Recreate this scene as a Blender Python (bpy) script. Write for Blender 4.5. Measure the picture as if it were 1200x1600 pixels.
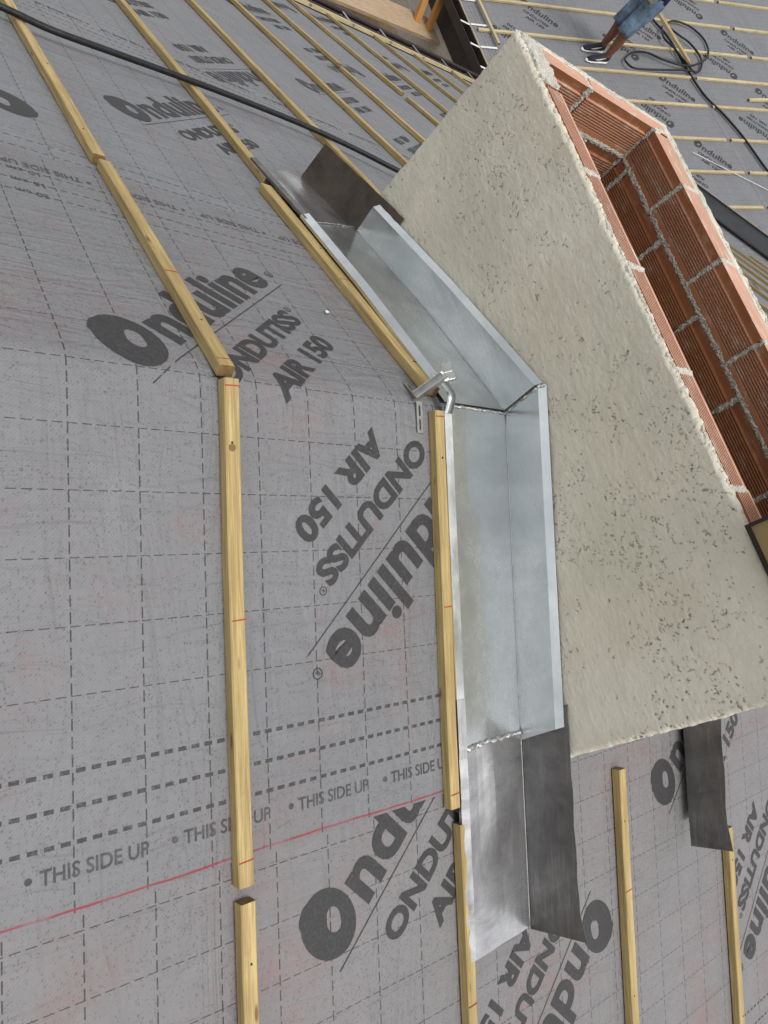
import bpy, bmesh, math, random
import numpy as np
from mathutils import Vector, Matrix
random.seed(7); rng = np.random.default_rng(7)
S = bpy.context.scene
for o in list(bpy.data.objects): bpy.data.objects.remove(o)
C = S.collection

# ------------------------------------------------------------------ camera, sky, sun, exposure
cam = bpy.data.cameras.new('camera'); camo = bpy.data.objects.new('camera', cam); C.objects.link(camo)
CR = ((0.26736731, 0.76178248, 0.59008658), (0.90692074, 0.00797954, -0.4212257), (-0.32559098, 0.64778374, -0.68874287))
m = Matrix(((CR[0][0], -CR[1][0], -CR[2][0], 0.70856), (CR[0][1], -CR[1][1], -CR[2][1], -0.26080),
            (CR[0][2], -CR[1][2], -CR[2][2], 0.95963), (0, 0, 0, 1)))
camo.matrix_world = m
cam.sensor_fit = 'VERTICAL'; cam.sensor_height = 24; cam.sensor_width = 18
cam.lens = 1186.2 / 1600 * 24; cam.clip_start = 0.02; cam.clip_end = 500
S.camera = camo
S.render.resolution_x = 768; S.render.resolution_y = 1024

SUN = Vector((0.40, 0.04, 0.90)).normalized()
sun = bpy.data.lights.new('sun', 'SUN'); sun.energy = 1.0; sun.angle = math.radians(14); sun.color = (1, .965, .91)
suno = bpy.data.objects.new('sun', sun); C.objects.link(suno)
suno.rotation_euler = SUN.to_track_quat('Z', 'Y').to_euler()
W = bpy.data.worlds.new('World'); S.world = W; W.use_nodes = True
wn = W.node_tree; bg = wn.nodes['Background']
sky = wn.nodes.new('ShaderNodeTexSky'); sky.sky_type = 'NISHITA'; sky.sun_disc = False
sky.sun_elevation = math.asin(SUN.z); sky.sun_rotation = math.atan2(SUN.x, SUN.y)
sky.dust_density = 2; sky.air_density = 1.0; sky.ozone_density = 1
hs = wn.nodes.new('ShaderNodeHueSaturation'); hs.inputs['Saturation'].default_value = .13
wn.links.new(sky.outputs[0], hs.inputs['Color']); tcw = wn.nodes.new('ShaderNodeTexCoord'); cl = wn.nodes.new('ShaderNodeTexNoise'); cl.inputs['Scale'].default_value = 2.4; cl.inputs['Detail'].default_value = 5
wn.links.new(tcw.outputs['Generated'], cl.inputs['Vector'])
mr = wn.nodes.new('ShaderNodeMapRange'); mr.inputs[1].default_value = .35; mr.inputs[2].default_value = .65; mr.inputs[3].default_value = .62; mr.inputs[4].default_value = 1.38; wn.links.new(cl.outputs['Fac'], mr.inputs[0])
mxw = wn.nodes.new('ShaderNodeVectorMath'); mxw.operation = 'SCALE'; wn.links.new(hs.outputs[0], mxw.inputs[0]); wn.links.new(mr.outputs[0], mxw.inputs['Scale'])
wn.links.new(mxw.outputs[0], bg.inputs['Color'])          # broken cloud cover, even all round
bg.inputs['Strength'].default_value = .135
S.view_settings.view_transform = 'Standard'; S.view_settings.look = 'None'
S.view_settings.exposure = 0.62; S.view_settings.gamma = 1

# ------------------------------------------------------------------ helpers
AR = math.radians(20.95); AL = math.radians(20.65); TF = .376; AF = math.atan(TF)
def RP(s, y, h=0): return Vector((s*math.cos(AR)+h*math.sin(AR), y, -s*math.sin(AR)+h*math.cos(AR)))
def LP(s, y, h=0): return Vector((-s*math.cos(AL)-h*math.sin(AL), y, -s*math.sin(AL)+h*math.cos(AL)))
FY, FZ = 6.84, -2.46
def FP(x, y, h=0): return Vector((x, y-h*math.sin(AF), FZ+TF*(y-FY)+h*math.cos(AF)))
def eave_s(y): return 5.90+(y-3.51)*.375
NR = Vector((math.sin(AR), 0, math.cos(AR))); NL = Vector((-math.sin(AL), 0, math.cos(AL))); NF = Vector((0, -math.sin(AF), math.cos(AF)))

def tag(o, label=None, cat=None, group=None, kind=None):
    if label: o['label'] = label
    if cat: o['category'] = cat
    if group: o['group'] = group
    if kind: o['kind'] = kind
    return o
def link(name, me, mats, parent=None, smooth=False):
    o = bpy.data.objects.new(name, me); C.objects.link(o)
    if mats is not None and not me.materials:
        for mt in (mats if isinstance(mats, (list, tuple)) else [mats]): me.materials.append(mt)
    if parent: o.parent = parent
    if smooth:
        me.polygons.foreach_set('use_smooth', [True]*len(me.polygons))
    return o
def mesh(name, v, f, mats, parent=None, smooth=False):
    me = bpy.data.meshes.new(name); me.from_pydata([tuple(p) for p in v], [], f); me.update()
    return link(name, me, mats, parent, smooth)
def empty(name, loc=(0, 0, 0)):
    o = bpy.data.objects.new(name, None); o.empty_display_size = .05; o.location = loc; C.objects.link(o); return o
def part(name, v, f, mats, root, smooth=False):       # v in world space, parented to root at its location
    L0 = root.location
    return mesh(name, [Vector(p)-L0 for p in v], f, mats, root, smooth)
class MB:
    def __init__(s): s.v = []; s.f = []; s.mi = []
    def add(s, v, f, mi=0):
        n = len(s.v); s.v += [Vector(p) for p in v]; s.f += [tuple(i+n for i in q) for q in f]; s.mi += [mi]*len(f)
    def box(s, o, ax, ay, az, mi=0):                   # corner o and three edge vectors
        o, ax, ay, az = map(Vector, (o, ax, ay, az))
        v = [o, o+ax, o+ax+ay, o+ay, o+az, o+ax+az, o+ax+ay+az, o+ay+az]
        f = [(0, 3, 2, 1), (4, 5, 6, 7), (0, 1, 5, 4), (1, 2, 6, 5), (2, 3, 7, 6), (3, 0, 4, 7)]
        if ax.cross(ay).dot(az) < 0: f = [q[::-1] for q in f]
        s.add(v, f, mi)
    def sheet(s, pts, th):                             # thick quad strip: pts = list of (a,b) rows, th = thickness vector list
        n = len(pts); v = []
        for (a, b), t in zip(pts, th): v += [Vector(a), Vector(b), Vector(b)-Vector(t), Vector(a)-Vector(t)]
        f = []
        for i in range(n-1):
            for k in range(4):
                k2 = (k+1) % 4; f.append((4*i+k, 4*i+k2, 4*i+4+k2, 4*i+4+k))
        f += [(3, 2, 1, 0), tuple(4*n-4+k for k in range(4))]
        s.add(v, f)
    def tube(s, pts, r, n=8, mi=0, cap=True):
        pts = [Vector(p) for p in pts]; base = len(s.v); up = Vector((0, 0, 1)); rings = []
        for i, p in enumerate(pts):
            t = (pts[min(i+1, len(pts)-1)]-pts[max(i-1, 0)]).normalized()
            a = t.cross(up)
            if a.length < 1e-3: a = t.cross(Vector((1, 0, 0)))
            a.normalize(); b = a.cross(t); rr = r[i] if isinstance(r, (list, tuple)) else r
            rings.append([p+rr*(math.cos(k*2*math.pi/n)*a+math.sin(k*2*math.pi/n)*b) for k in range(n)])
        v = [q for rg in rings for q in rg]; f = []
        for i in range(len(pts)-1):
            for k in range(n):
                k2 = (k+1) % n; f.append((i*n+k, i*n+k2, i*n+n+k2, i*n+n+k))
        if cap: f += [tuple(range(n-1, -1, -1)), tuple((len(pts)-1)*n+k for k in range(n))]
        s.add(v, f, mi)
    def build(s, name, mats, root=None, smooth=False):
        L0 = root.location if root else Vector((0, 0, 0))
        o = mesh(name, [p-L0 for p in s.v], s.f, mats, root, smooth)
        o.data.polygons.foreach_set('material_index', s.mi); return o
def crom(P, n=8):
    P = [Vector(p) for p in P]; Q = [P[0]]+P+[P[-1]]; out = []
    for i in range(1, len(Q)-2):
        a, b, c, d = Q[i-1:i+3]
        for k in range(n):
            t = k/n; out.append(.5*((2*b)+(c-a)*t+(2*a-5*b+4*c-d)*t*t+(3*b-a-3*c+d)*t**3))
    return out+[P[-1]]
def vnoise(X, Y, seed=0):                              # smooth value noise on arrays
    g = np.random.default_rng(seed).random((256, 256))
    xi = np.floor(X).astype(int); yi = np.floor(Y).astype(int); fx = X-xi; fy = Y-yi
    fx = fx*fx*(3-2*fx); fy = fy*fy*(3-2*fy)
    G = lambda a, b: g[a % 256, b % 256]
    return (G(xi, yi)*(1-fx)+G(xi+1, yi)*fx)*(1-fy)+(G(xi, yi+1)*(1-fx)+G(xi+1, yi+1)*fx)*fy-.5

# ------------------------------------------------------------------ materials
class NT:
    def __init__(s, name, rough=.7, metal=0., spec=.3):
        s.m = bpy.data.materials.new(name); s.m.use_nodes = True; s.t = s.m.node_tree
        s.b = s.t.nodes['Principled BSDF']; s.b.inputs['Roughness'].default_value = rough
        s.b.inputs['Metallic'].default_value = metal; s.b.inputs['Specular IOR Level'].default_value = spec
    def n(s, typ, **kw):
        nd = s.t.nodes.new('ShaderNode'+typ)
        for k, v in kw.items(): setattr(nd, k, v)
        return nd
    def L(s, a, b): s.t.links.new(a, b)
    def put(s, sock, v):
        if hasattr(v, 'is_output') or hasattr(v, 'links'): s.L(v, sock)
        else: sock.default_value = v
    def math(s, op, a, b=0., c=0., clamp=False):
        nd = s.n('Math', operation=op, use_clamp=clamp)
        for i, v in enumerate((a, b, c)): s.put(nd.inputs[i], v)
        return nd.outputs[0]
    def map(s, vec, scale=(1, 1, 1), loc=(0, 0, 0)):
        nd = s.n('Mapping'); s.L(vec, nd.inputs[0]); nd.inputs['Scale'].default_value = scale; nd.inputs['Location'].default_value = loc
        return nd.outputs[0]
    def noise(s, vec, scale, detail=4, rough=.55, dist=0.):
        nd = s.n('TexNoise'); s.L(vec, nd.inputs['Vector']); nd.inputs['Scale'].default_value = scale
        nd.inputs['Detail'].default_value = detail; nd.inputs['Roughness'].default_value = rough; nd.inputs['Distortion'].default_value = dist
        return nd.outputs['Fac']
    def vor(s, vec, scale, feature='F1', rnd=1.):
        nd = s.n('TexVoronoi', feature=feature); s.L(vec, nd.inputs['Vector']); nd.inputs['Scale'].default_value = scale
        nd.inputs['Randomness'].default_value = rnd; return nd
    def ramp(s, f, a, b, lo=0., hi=1.):
        nd = s.n('MapRange', clamp=True); s.L(f, nd.inputs[0])
        for i, v in zip((1, 2, 3, 4), (a, b, lo, hi)): nd.inputs[i].default_value = v
        return nd.outputs[0]
    def mix(s, f, a, b, mode='MIX'):
        nd = s.n('Mix', data_type='RGBA', blend_type=mode, clamp_factor=True); s.put(nd.inputs[0], f)
        for sk, v in ((nd.inputs[6], a), (nd.inputs[7], b)):
            if isinstance(v, tuple): sk.default_value = (*v, 1) if len(v) == 3 else v
            else: s.L(v, sk)
        return nd.outputs[2]
    def col(s, c):
        if isinstance(c, tuple): s.b.inputs['Base Color'].default_value = (*c, 1)
        else: s.L(c, s.b.inputs['Base Color'])
    def bump(s, h, strength=.3, dist=.01):
        nd = s.n('Bump'); s.L(h, nd.inputs['Height']); nd.inputs['Strength'].default_value = strength; nd.inputs['Distance'].default_value = dist
        s.L(nd.outputs[0], s.b.inputs['Normal'])
    def obj(s): return s.n('TexCoord').outputs['Object']
    def rnd(s): return s.n('ObjectInfo').outputs['Random']

INK = (.034, .033, .034)
def membrane_mat(name, c0, r0, pr, vb, vt, red=None, base=(.194, .196, .203), stain=.5, far=False):
    """UV in metres: u along the ridge, v down the slope."""
    t = NT(name, .62, 0, .35); uv = t.n('UVMap').outputs[0]
    sp = t.n('SeparateXYZ'); t.L(uv, sp.inputs[0]); u, v = sp.outputs[0], sp.outputs[1]
    # wobble of the print and cloth
    ub = t.n('Mapping'); t.L(uv, ub.inputs[0])
    f_big = t.noise(uv, 2.2, 5, .6); f_mid = t.noise(uv, 14, 5, .65); f_fin = t.noise(uv, 420, 2, .6); f_grain = t.noise(uv, 900, 1, .5)
    colr = t.mix(t.ramp(f_big, .3, .7), tuple(x*.90 for x in base), tuple(x*1.06 for x in base))
    colr = t.mix(t.math('MULTIPLY', t.ramp(f_mid, .45, .75), .35), colr, tuple(x*.78 for x in base))
    colr = t.mix(t.ramp(f_fin, .32, .68, 0, .22), colr, tuple(x*.72 for x in base))
    # weave
    wv = t.n('TexWave', wave_type='BANDS', bands_direction='DIAGONAL'); t.L(uv, wv.inputs[0]); wv.inputs['Scale'].default_value = 95; wv.inputs['Distortion'].default_value = .4
    colr = t.mix(t.math('MULTIPLY', wv.outputs['Fac'], .22), colr, tuple(x*.6 for x in base))
    # red brick dust
    n1 = t.noise(uv, 3.1, 6, .72); n2 = t.noise(t.map(uv, (1, 1, 1), (5, 3, 0)), 22, 5, .7)
    rf = t.math('MULTIPLY', t.ramp(n1, .50, .72), t.ramp(n2, .35, .75, .1, 1))
    colr = t.mix(t.math('MULTIPLY', rf, stain), colr, (.235, .115, .105))
    # pale worn smears
    n3 = t.noise(t.map(uv, (1, 1, 1), (9, 1, 0)), 7, 6, .7)
    colr = t.mix(t.ramp(n3, .58, .8, 0, .30), colr, (.30, .29, .29))
    # ---- print
    def stripe(coord, off, pitch, half):
        d = t.math('SUBTRACT', t.math('FRACT', t.math('ADD', t.math('DIVIDE', t.math('SUBTRACT', coord, off), pitch), .5)), .5)
        return t.math('LESS_THAN', t.math('MULTIPLY', t.math('ABSOLUTE', d), pitch), half)
    def dash(coord, pitch, fill): return t.math('LESS_THAN', t.math('FRACT', t.math('DIVIDE', coord, pitch)), fill)
    g1 = t.math('MULTIPLY', stripe(u, c0, .1081, .00125), dash(v, .0255, .70))
    g2 = t.math('MULTIPLY', stripe(v, r0, pr, .00085), dash(u, .0215, .70))
    g2 = t.math('MULTIPLY', g2, t.math('MULTIPLY', t.math('LESS_THAN', v, vb-.235), t.math('GREATER_THAN', v, vt+.235)))
    ink = t.math('MAXIMUM', g1, g2)
    for e, sg in ((vb, 1), (vt, -1)):
        for d in (.10, .15, .20):
            b = t.math('LESS_THAN', t.math('ABSOLUTE', t.math('SUBTRACT', v, e-sg*d)), .0034 if sg > 0 else .0022)
            ink = t.math('MAXIMUM', ink, t.math('MULTIPLY', b, dash(u, .0225, .62)))
    ink = t.math('MULTIPLY', ink, t.ramp(t.noise(uv, 160, 3, .6), .28, .5, .45, .92))
    colr = t.mix(ink, colr, INK)
    # dark specks
    dv = t.noise(t.map(uv, (1, .8, 1)), 5, 3, .6)
    for sc, th, seed, amt in ((150, .19, 0, .40), (80, .12, 3, .32), (280, .30, 6, .42), (200, .25, 9, .42)):
        vv = t.vor(t.map(uv, (1, .85, 1), (seed, seed*.7, 0)), sc)
        wob = t.math('ADD', vv.outputs['Distance'], t.math('MULTIPLY', t.math('SUBTRACT', f_fin, .5), .75))
        cell = t.n('SeparateColor'); t.L(vv.outputs['Color'], cell.inputs[0])
        keep = t.math('GREATER_THAN', t.math('ADD', cell.outputs[0], t.math('MULTIPLY', t.math('SUBTRACT', dv, .5), 1.6)), .60)
        rad = t.math('MULTIPLY', cell.outputs[1], th*1.5)
        spot = t.math('MULTIPLY', t.math('LESS_THAN', wob, rad), keep)
        colr = t.mix(t.math('MULTIPLY', spot, amt), colr, (.062, .056, .058))
    if red:
        band = t.math('ABSOLUTE', t.math('SUBTRACT', t.math('ADD', v, t.math('MULTIPLY', t.math('SUBTRACT', t.noise(uv, 6, 2), .5), .012)), red))
        core = t.ramp(band, .0011, .0026, 1, 0)
        core = t.math('MULTIPLY', core, t.ramp(t.noise(t.map(uv, (1, 6, 1)), 12, 4, .6), .32, .52, .35, 1))
        halo = t.math('MULTIPLY', t.ramp(band, .004, .014, .16, 0), t.ramp(t.noise(uv, 30, 5, .7), .45, .7))
        colr = t.mix(t.math('MAXIMUM', core, halo), colr, (.23, .036, .042))
    t.col(colr)
    hgt = t.math('ADD', t.math('MULTIPLY', t.noise(uv, 9, 4, .6), 1.2), t.math('ADD', t.math('MULTIPLY', f_fin, .10), t.math('MULTIPLY', wv.outputs['Fac'], .03)))
    cr = t.noise(t.map(uv, (1.2, 5, 1)), 3.2, 3, .55, 1.2); cr2 = t.noise(t.map(uv, (6, 1.1, 1)), 2.3, 3, .55, 1.0)
    ridge = t.math('ADD', t.math('ABSOLUTE', t.math('SUBTRACT', cr, .5)), t.math('ABSOLUTE', t.math('SUBTRACT', cr2, .5)))
    hgt = t.math('ADD', hgt, t.math('MULTIPLY', ridge, 5.))
    t.bump(hgt, .5, .006)
    return t.m

def wood_mat(name, a, b, knots=True, rough=.62):
    t = NT(name, rough, 0, .3); ob = t.obj(); r = t.rnd()
    cb = t.n('CombineXYZ'); t.L(t.math('MULTIPLY', r, 37.), cb.inputs[0]); t.L(t.math('MULTIPLY', r, 11.), cb.inputs[1])
    va = t.n('VectorMath', operation='ADD'); t.L(ob, va.inputs[0]); t.L(cb.outputs[0], va.inputs[1]); vec = va.outputs[0]
    g1 = t.noise(t.map(vec, (2.2, 46, 46)), 2.2, 6, .6, .6); g2 = t.noise(t.map(vec, (5, 260, 260)), 2, 3, .6)
    g3 = t.noise(vec, 3.2, 4, .6); g4 = t.noise(vec, 60, 4, .7)
    c = t.mix(t.ramp(g1, .38, .62), tuple(x*.80 for x in a), b)
    c = t.mix(t.ramp(g2, .42, .66, 0, .62), c, tuple(x*.50 for x in a))
    c = t.mix(t.ramp(g3, .48, .78, 0, .62), c, (.27, .185, .07))
    c = t.mix(t.ramp(g4, .60, .78, 0, .35), c, (.16, .12, .07))
    c = t.mix(t.ramp(r, 0, 1, 0, .5), c, tuple(x*.62 for x in a))
    if knots:
        vv = t.vor(t.map(vec, (5.5, 22, 22)), 1.0); d = vv.outputs['Distance']
        c = t.mix(t.ramp(d, .05, .10, .85, 0), c, (.13, .075, .03))
    t.col(c); t.bump(t.math('ADD', g2, t.math('MULTIPLY', g4, .4)), .35, .002)
    return t.m
M = {}
M['pine'] = wood_mat('pine', (.45, .325, .13), (.60, .455, .21))
M['pine_end'] = wood_mat('pine_end', (.20, .12, .045), (.29, .18, .075), False)
M['pale'] = wood_mat('pale_pine', (.60, .49, .27), (.68, .57, .35))
M['board'] = wood_mat('shutter_board', (.43, .30, .185), (.52, .39, .26))
M['grey_board'] = wood_mat('weathered_board', (.42, .37, .31), (.52, .47, .40))
M['orange_wood'] = wood_mat('orange_timber', (.50, .21, .05), (.60, .29, .08))

def simple(name, c, rough=.6, metal=0, var=.25, sc=20, bump=.2, spec=.3):
    t = NT(name, rough, metal, spec); ob = t.obj(); n = t.noise(ob, sc, 5, .65)
    t.col(t.mix(t.ramp(n, .3, .7), tuple(x*(1-var) for x in c), tuple(min(1, x*(1+var)) for x in c)))
    t.bump(t.noise(ob, sc*4, 3, .6), bump, .002); return t.m
M['deck'] = simple('deck_board', (.20, .15, .10)); M['rubber'] = simple('hose_rubber', (.011, .011, .012), .5, 0, .6, 40, .6, .35)
M['ink'] = None
t = NT('print_ink', .62, 0, .3); ob = t.obj(); n = t.noise(ob, 170, 4, .7); n2 = t.noise(ob, 20, 4, .6)
t.col(t.mix(t.math('MULTIPLY', t.ramp(n, .42, .72), t.ramp(n2, .3, .7, .08, .34)), INK, (.16, .155, .16))); M['ink'] = t.m
t = NT('print_ink_faint', .62, 0, .3); ob = t.obj(); n = t.noise(ob, 60, 4, .7)
t.col(t.mix(t.ramp(n, .40, .75, 0, .5), (.050, .048, .050), (.17, .165, .17))); M['ink2'] = t.m
M['pencil'] = simple('red_pencil', (.34, .05, .035), .7)

# galvanised sheet
t = NT('galvanised_steel', .3, .92, .5); ob = t.obj()
sp = t.vor(ob, 60); n = t.noise(ob, 3.2, 5, .6, .5); n2 = t.noise(t.map(ob, (1, 7, 7)), 6, 5, .65); n3 = t.noise(ob, 120, 4, .7)
c = t.mix(t.ramp(n, .3, .7), (.49, .525, .53), (.72, .74, .735)); c = t.mix(t.math('MULTIPLY', sp.outputs['Distance'], .16), c, (.42, .44, .44))
c = t.mix(t.ramp(n3, .72, .80, 0, .35), c, (.70, .70, .68)); c = t.mix(t.ramp(n2, .55, .75, 0, .35), c, (.42, .44, .44)); t.col(c)
t.L(t.math('ADD', t.ramp(n, .3, .7, .13, .27), t.ramp(n2, .4, .7, 0, .10)), t.b.inputs['Roughness'])
sc_ = t.noise(t.map(ob, (3, 40, 6)), 14, 4, .7)
t.bump(t.math('ADD', t.math('MULTIPLY', t.noise(ob, 4, 2, .4), 2.2), t.math('ADD', t.math('MULTIPLY', n3, .003), t.math('MULTIPLY', sc_, .006))), .35, .015); M['galv'] = t.m
# lead
t = NT('lead_sheet', .4, .9, .5); ob = t.obj()
n = t.noise(ob, 6, 6, .65, .8); n2 = t.noise(t.map(ob, (3, 60, 60)), 2, 4, .6); n3 = t.noise(ob, 26, 5, .7)
c = t.mix(t.ramp(n, .32, .66), (.20, .195, .20), (.70, .695, .69)); c = t.mix(t.ramp(n3, .58, .78, 0, .55), c, (.24, .22, .20)); c = t.mix(t.ramp(n2, .55, .75, 0, .3), c, (.52, .52, .52)); t.col(c)
t.L(t.ramp(n, .3, .7, .42, .18), t.b.inputs['Roughness'])
t.bump(t.math('ADD', t.noise(ob, 7, 3, .45), t.math('MULTIPLY', n2, .02)), .28, .010); M['lead'] = t.m
t = NT('lead_dull', .5, .75, .4); ob = t.obj(); n = t.noise(ob, 9, 6, .65, .6); n3 = t.noise(t.map(ob, (60, 4, 4)), 2, 4, .6)
c = t.mix(t.ramp(n, .32, .66), (.085, .072, .062), (.16, .135, .11)); c = t.mix(t.ramp(n3, .55, .8, 0, .35), c, (.24, .21, .18)); t.col(c)
t.bump(t.noise(ob, 14, 4, .6), .3, .008); M['lead_brown'] = t.m
t = NT('lead_grey', .42, .8, .4); ob = t.obj(); mp_ = t.n('Mapping'); t.L(ob, mp_.inputs[0]); mp_.inputs['Rotation'].default_value = (0, -AR, 0); n = t.noise(ob, 8, 6, .65, .6); n3 = t.noise(t.map(mp_.outputs[0], (4, 60, 60)), 2, 4, .6)
c = t.mix(t.ramp(n, .32, .66), (.12, .116, .114), (.24, .235, .23)); c = t.mix(t.ramp(n3, .52, .75, 0, .5), c, (.36, .355, .345)); t.col(c)
t.bump(t.noise(ob, 14, 4, .6), .3, .008); M['lead_dull'] = t.m
M['weld'] = simple('weld_bead', (.62, .62, .61), .34, .9, .35, 90, .8)
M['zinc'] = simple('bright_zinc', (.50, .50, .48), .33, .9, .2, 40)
M['gutter'] = simple('dark_brown_gutter', (.035, .022, .021), .38, 0, .25, 8)
M['gutter2'] = simple('black_brown_fascia', (.022, .016, .014), .6, 0, .3, 8)
M['grey_metal'] = simple('slate_grey_metal', (.030, .033, .036), .5, 0, .2, 4)
M['white_metal'] = simple('white_strap', (.7, .7, .7), .5, 0, .1)
M['tan_metal'] = simple('tan_coated_metal', (.26, .19, .085), .5, 0, .15, 10)
M['scrap'] = simple('white_scrap', (.75, .74, .70), .8)

# render plaster
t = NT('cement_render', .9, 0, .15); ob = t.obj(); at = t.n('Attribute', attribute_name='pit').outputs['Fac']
n = t.noise(ob, 2.6, 5, .6); n2 = t.noise(ob, 11, 5, .7, .4); n3 = t.noise(ob, 240, 4, .75); n4 = t.noise(t.map(ob, (14, 60, 60)), 2.4, 4, .6)
c = t.mix(t.ramp(n, .40, .60), (.58, .55, .445), (.70, .665, .555)); c = t.mix(t.ramp(n2, .45, .75, 0, .55), c, (.58, .54, .43))
c = t.mix(t.ramp(t.noise(ob, 3.3, 4, .6), .52, .74, 0, .55), c, (.64, .55, .43)); c = t.mix(t.ramp(n3, .5, .8, 0, .18), c, (.44, .41, .325))
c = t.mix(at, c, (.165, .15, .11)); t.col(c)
t.bump(t.math('ADD', t.math('MULTIPLY', n3, .6), t.math('MULTIPLY', n4, .8)), .6, .0042); M['render'] = t.m
# mortar
t = NT('mortar', .95, 0, .1); ob = t.obj(); n = t.noise(ob, 40, 5, .7); n3 = t.noise(ob, 260, 4, .8)
c = t.mix(t.ramp(n, .3, .7), (.62, .585, .49), (.80, .77, .68)); c = t.mix(t.ramp(n3, .56, .74, 0, .55), c, (.34, .315, .26)); t.col(c)
t.bump(t.math('ADD', n, n3), .9, .006); M['mortar'] = t.m
t = NT('mortar_grey', .95, 0, .1); ob = t.obj(); n = t.noise(ob, 40, 5, .7); n3 = t.noise(ob, 230, 4, .8)
c = t.mix(t.ramp(n, .3, .7), (.46, .435, .375), (.64, .61, .53)); c = t.mix(t.ramp(n3, .5, .7, 0, .7), c, (.22, .205, .18)); t.col(c)
t.bump(t.math('ADD', n, n3), .9, .006); M['mortar2'] = t.m
# clay brick
def clay(name, a, b, smear):
    t = NT(name, .85, 0, .2); ob = t.obj(); r = t.rnd(); cb = t.n('CombineXYZ'); t.L(t.math('MULTIPLY', r, 19.), cb.inputs[0])
    va = t.n('VectorMath', operation='ADD'); t.L(ob, va.inputs[0]); t.L(cb.outputs[0], va.inputs[1]); vec = va.outputs[0]
    n = t.noise(vec, 8, 5, .6); n2 = t.noise(t.map(vec, (1, 3, 3)), 13, 6, .75); n3 = t.noise(vec, 120, 3, .7)
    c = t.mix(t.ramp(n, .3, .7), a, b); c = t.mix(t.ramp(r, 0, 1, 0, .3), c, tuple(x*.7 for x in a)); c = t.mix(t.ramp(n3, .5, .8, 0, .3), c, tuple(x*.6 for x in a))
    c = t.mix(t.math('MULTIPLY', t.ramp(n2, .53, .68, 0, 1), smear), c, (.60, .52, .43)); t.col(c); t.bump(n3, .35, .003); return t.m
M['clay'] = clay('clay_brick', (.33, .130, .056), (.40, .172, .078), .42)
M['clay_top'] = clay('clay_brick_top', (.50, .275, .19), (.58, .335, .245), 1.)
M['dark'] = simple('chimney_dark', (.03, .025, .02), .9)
# person
M['skin'] = simple('skin', (.155, .068, .038), .5, 0, .15, 25)
M['denim'] = simple('denim', (.105, .150, .205), .85, 0, .65, 9, .4)
M['shirt'] = simple('navy_cotton', (.014, .017, .060), .85, 0, .3, 12)
M['shoe'] = simple('navy_shoe', (.016, .020, .032), .7, 0, .4, 60)
M['sole'] = simple('white_sole', (.72, .70, .66), .6, 0, .1)
M['hair'] = simple('hair', (.015, .012, .010), .7)

# ------------------------------------------------------------------ the roof: decks and membrane sheets
CX0, CX1, CY0, CY1, CZ = -.798, .762, 1.100, 1.765, .403      # chimney outline
SL, SR = -CX0/math.cos(AL), CX1/math.cos(AR)
def ridge_pt(v, y, h=0):
    if v >= 0: x = v*math.cos(AR); tn = math.tan(AR)
    else: x = v*math.cos(AL); tn = math.tan(AL)
    e = .016; z = -tn*math.sqrt(x*x+e*e)
    k = x/math.sqrt(x*x+e*e); a = math.atan(tn)*k
    return Vector((x+h*math.sin(a), y, z+h*math.cos(a)))
def patches(name, pl, fn, uvf, mat, th, parent=None):
    """pl: (list of v, ya(v), yb(v), ny); a thin slab of real thickness."""
    V, Fc, UV = [], [], []
    for vs, ya, yb, ny in pl:
        for side in (0, 1):
            b = len(V)
            for v in vs:
                A, B = ya(v), yb(v)
                for j in range(ny+1):
                    y = A+(B-A)*j/ny; V.append(fn(v, y, -th*side)); UV.append(uvf(v, y))
            n = ny+1
            for i in range(len(vs)-1):
                for j in range(ny):
                    q = (b+i*n+j, b+(i+1)*n+j, b+(i+1)*n+j+1, b+i*n+j+1)
                    Fc.append(q if side == 0 else q[::-1])
        k = len(vs)*(ny+1); b0 = len(V)-2*k; n = ny+1          # rim
        ring = [b0+i*n for i in range(len(vs))]+[b0+(len(vs)-1)*n+j for j in range(1, n)]+[b0+i*n+ny for i in range(len(vs)-2, -1, -1)]+[b0+j for j in range(ny-1, 0, -1)]
        for a, c in zip(ring, ring[1:]+ring[:1]): Fc.append((a, a+k, c+k, c))
    o = mesh(name, V, Fc, mat, parent)
    ul = o.data.uv_layers.new(name='UVMap'); idx = np.zeros(len(o.data.loops), int); o.data.loops.foreach_get('vertex_index', idx)
    ul.data.foreach_set('uv', np.array(UV)[idx].astype(np.float32).ravel())
    bm = bmesh.new(); bm.from_mesh(o.data); bmesh.ops.recalc_face_normals(bm, faces=bm.faces); bm.to_mesh(o.data); bm.free()
    return o
lin = lambda a, b, n: [a+(b-a)*i/n for i in range(n+1)]
cst = lambda c: (lambda v: c)
VAL = FY-FZ/TF*0+6.54                                             # valley: y = 13.38 - |x|
def ymaxL(s): return 13.38-s*math.cos(AL)-.02
Lfn = lambda s, y, h=0: LP(min(s, eave_s(y)), y, h)
FRONT = CY0+.004; BACK = CY1-.004
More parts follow.
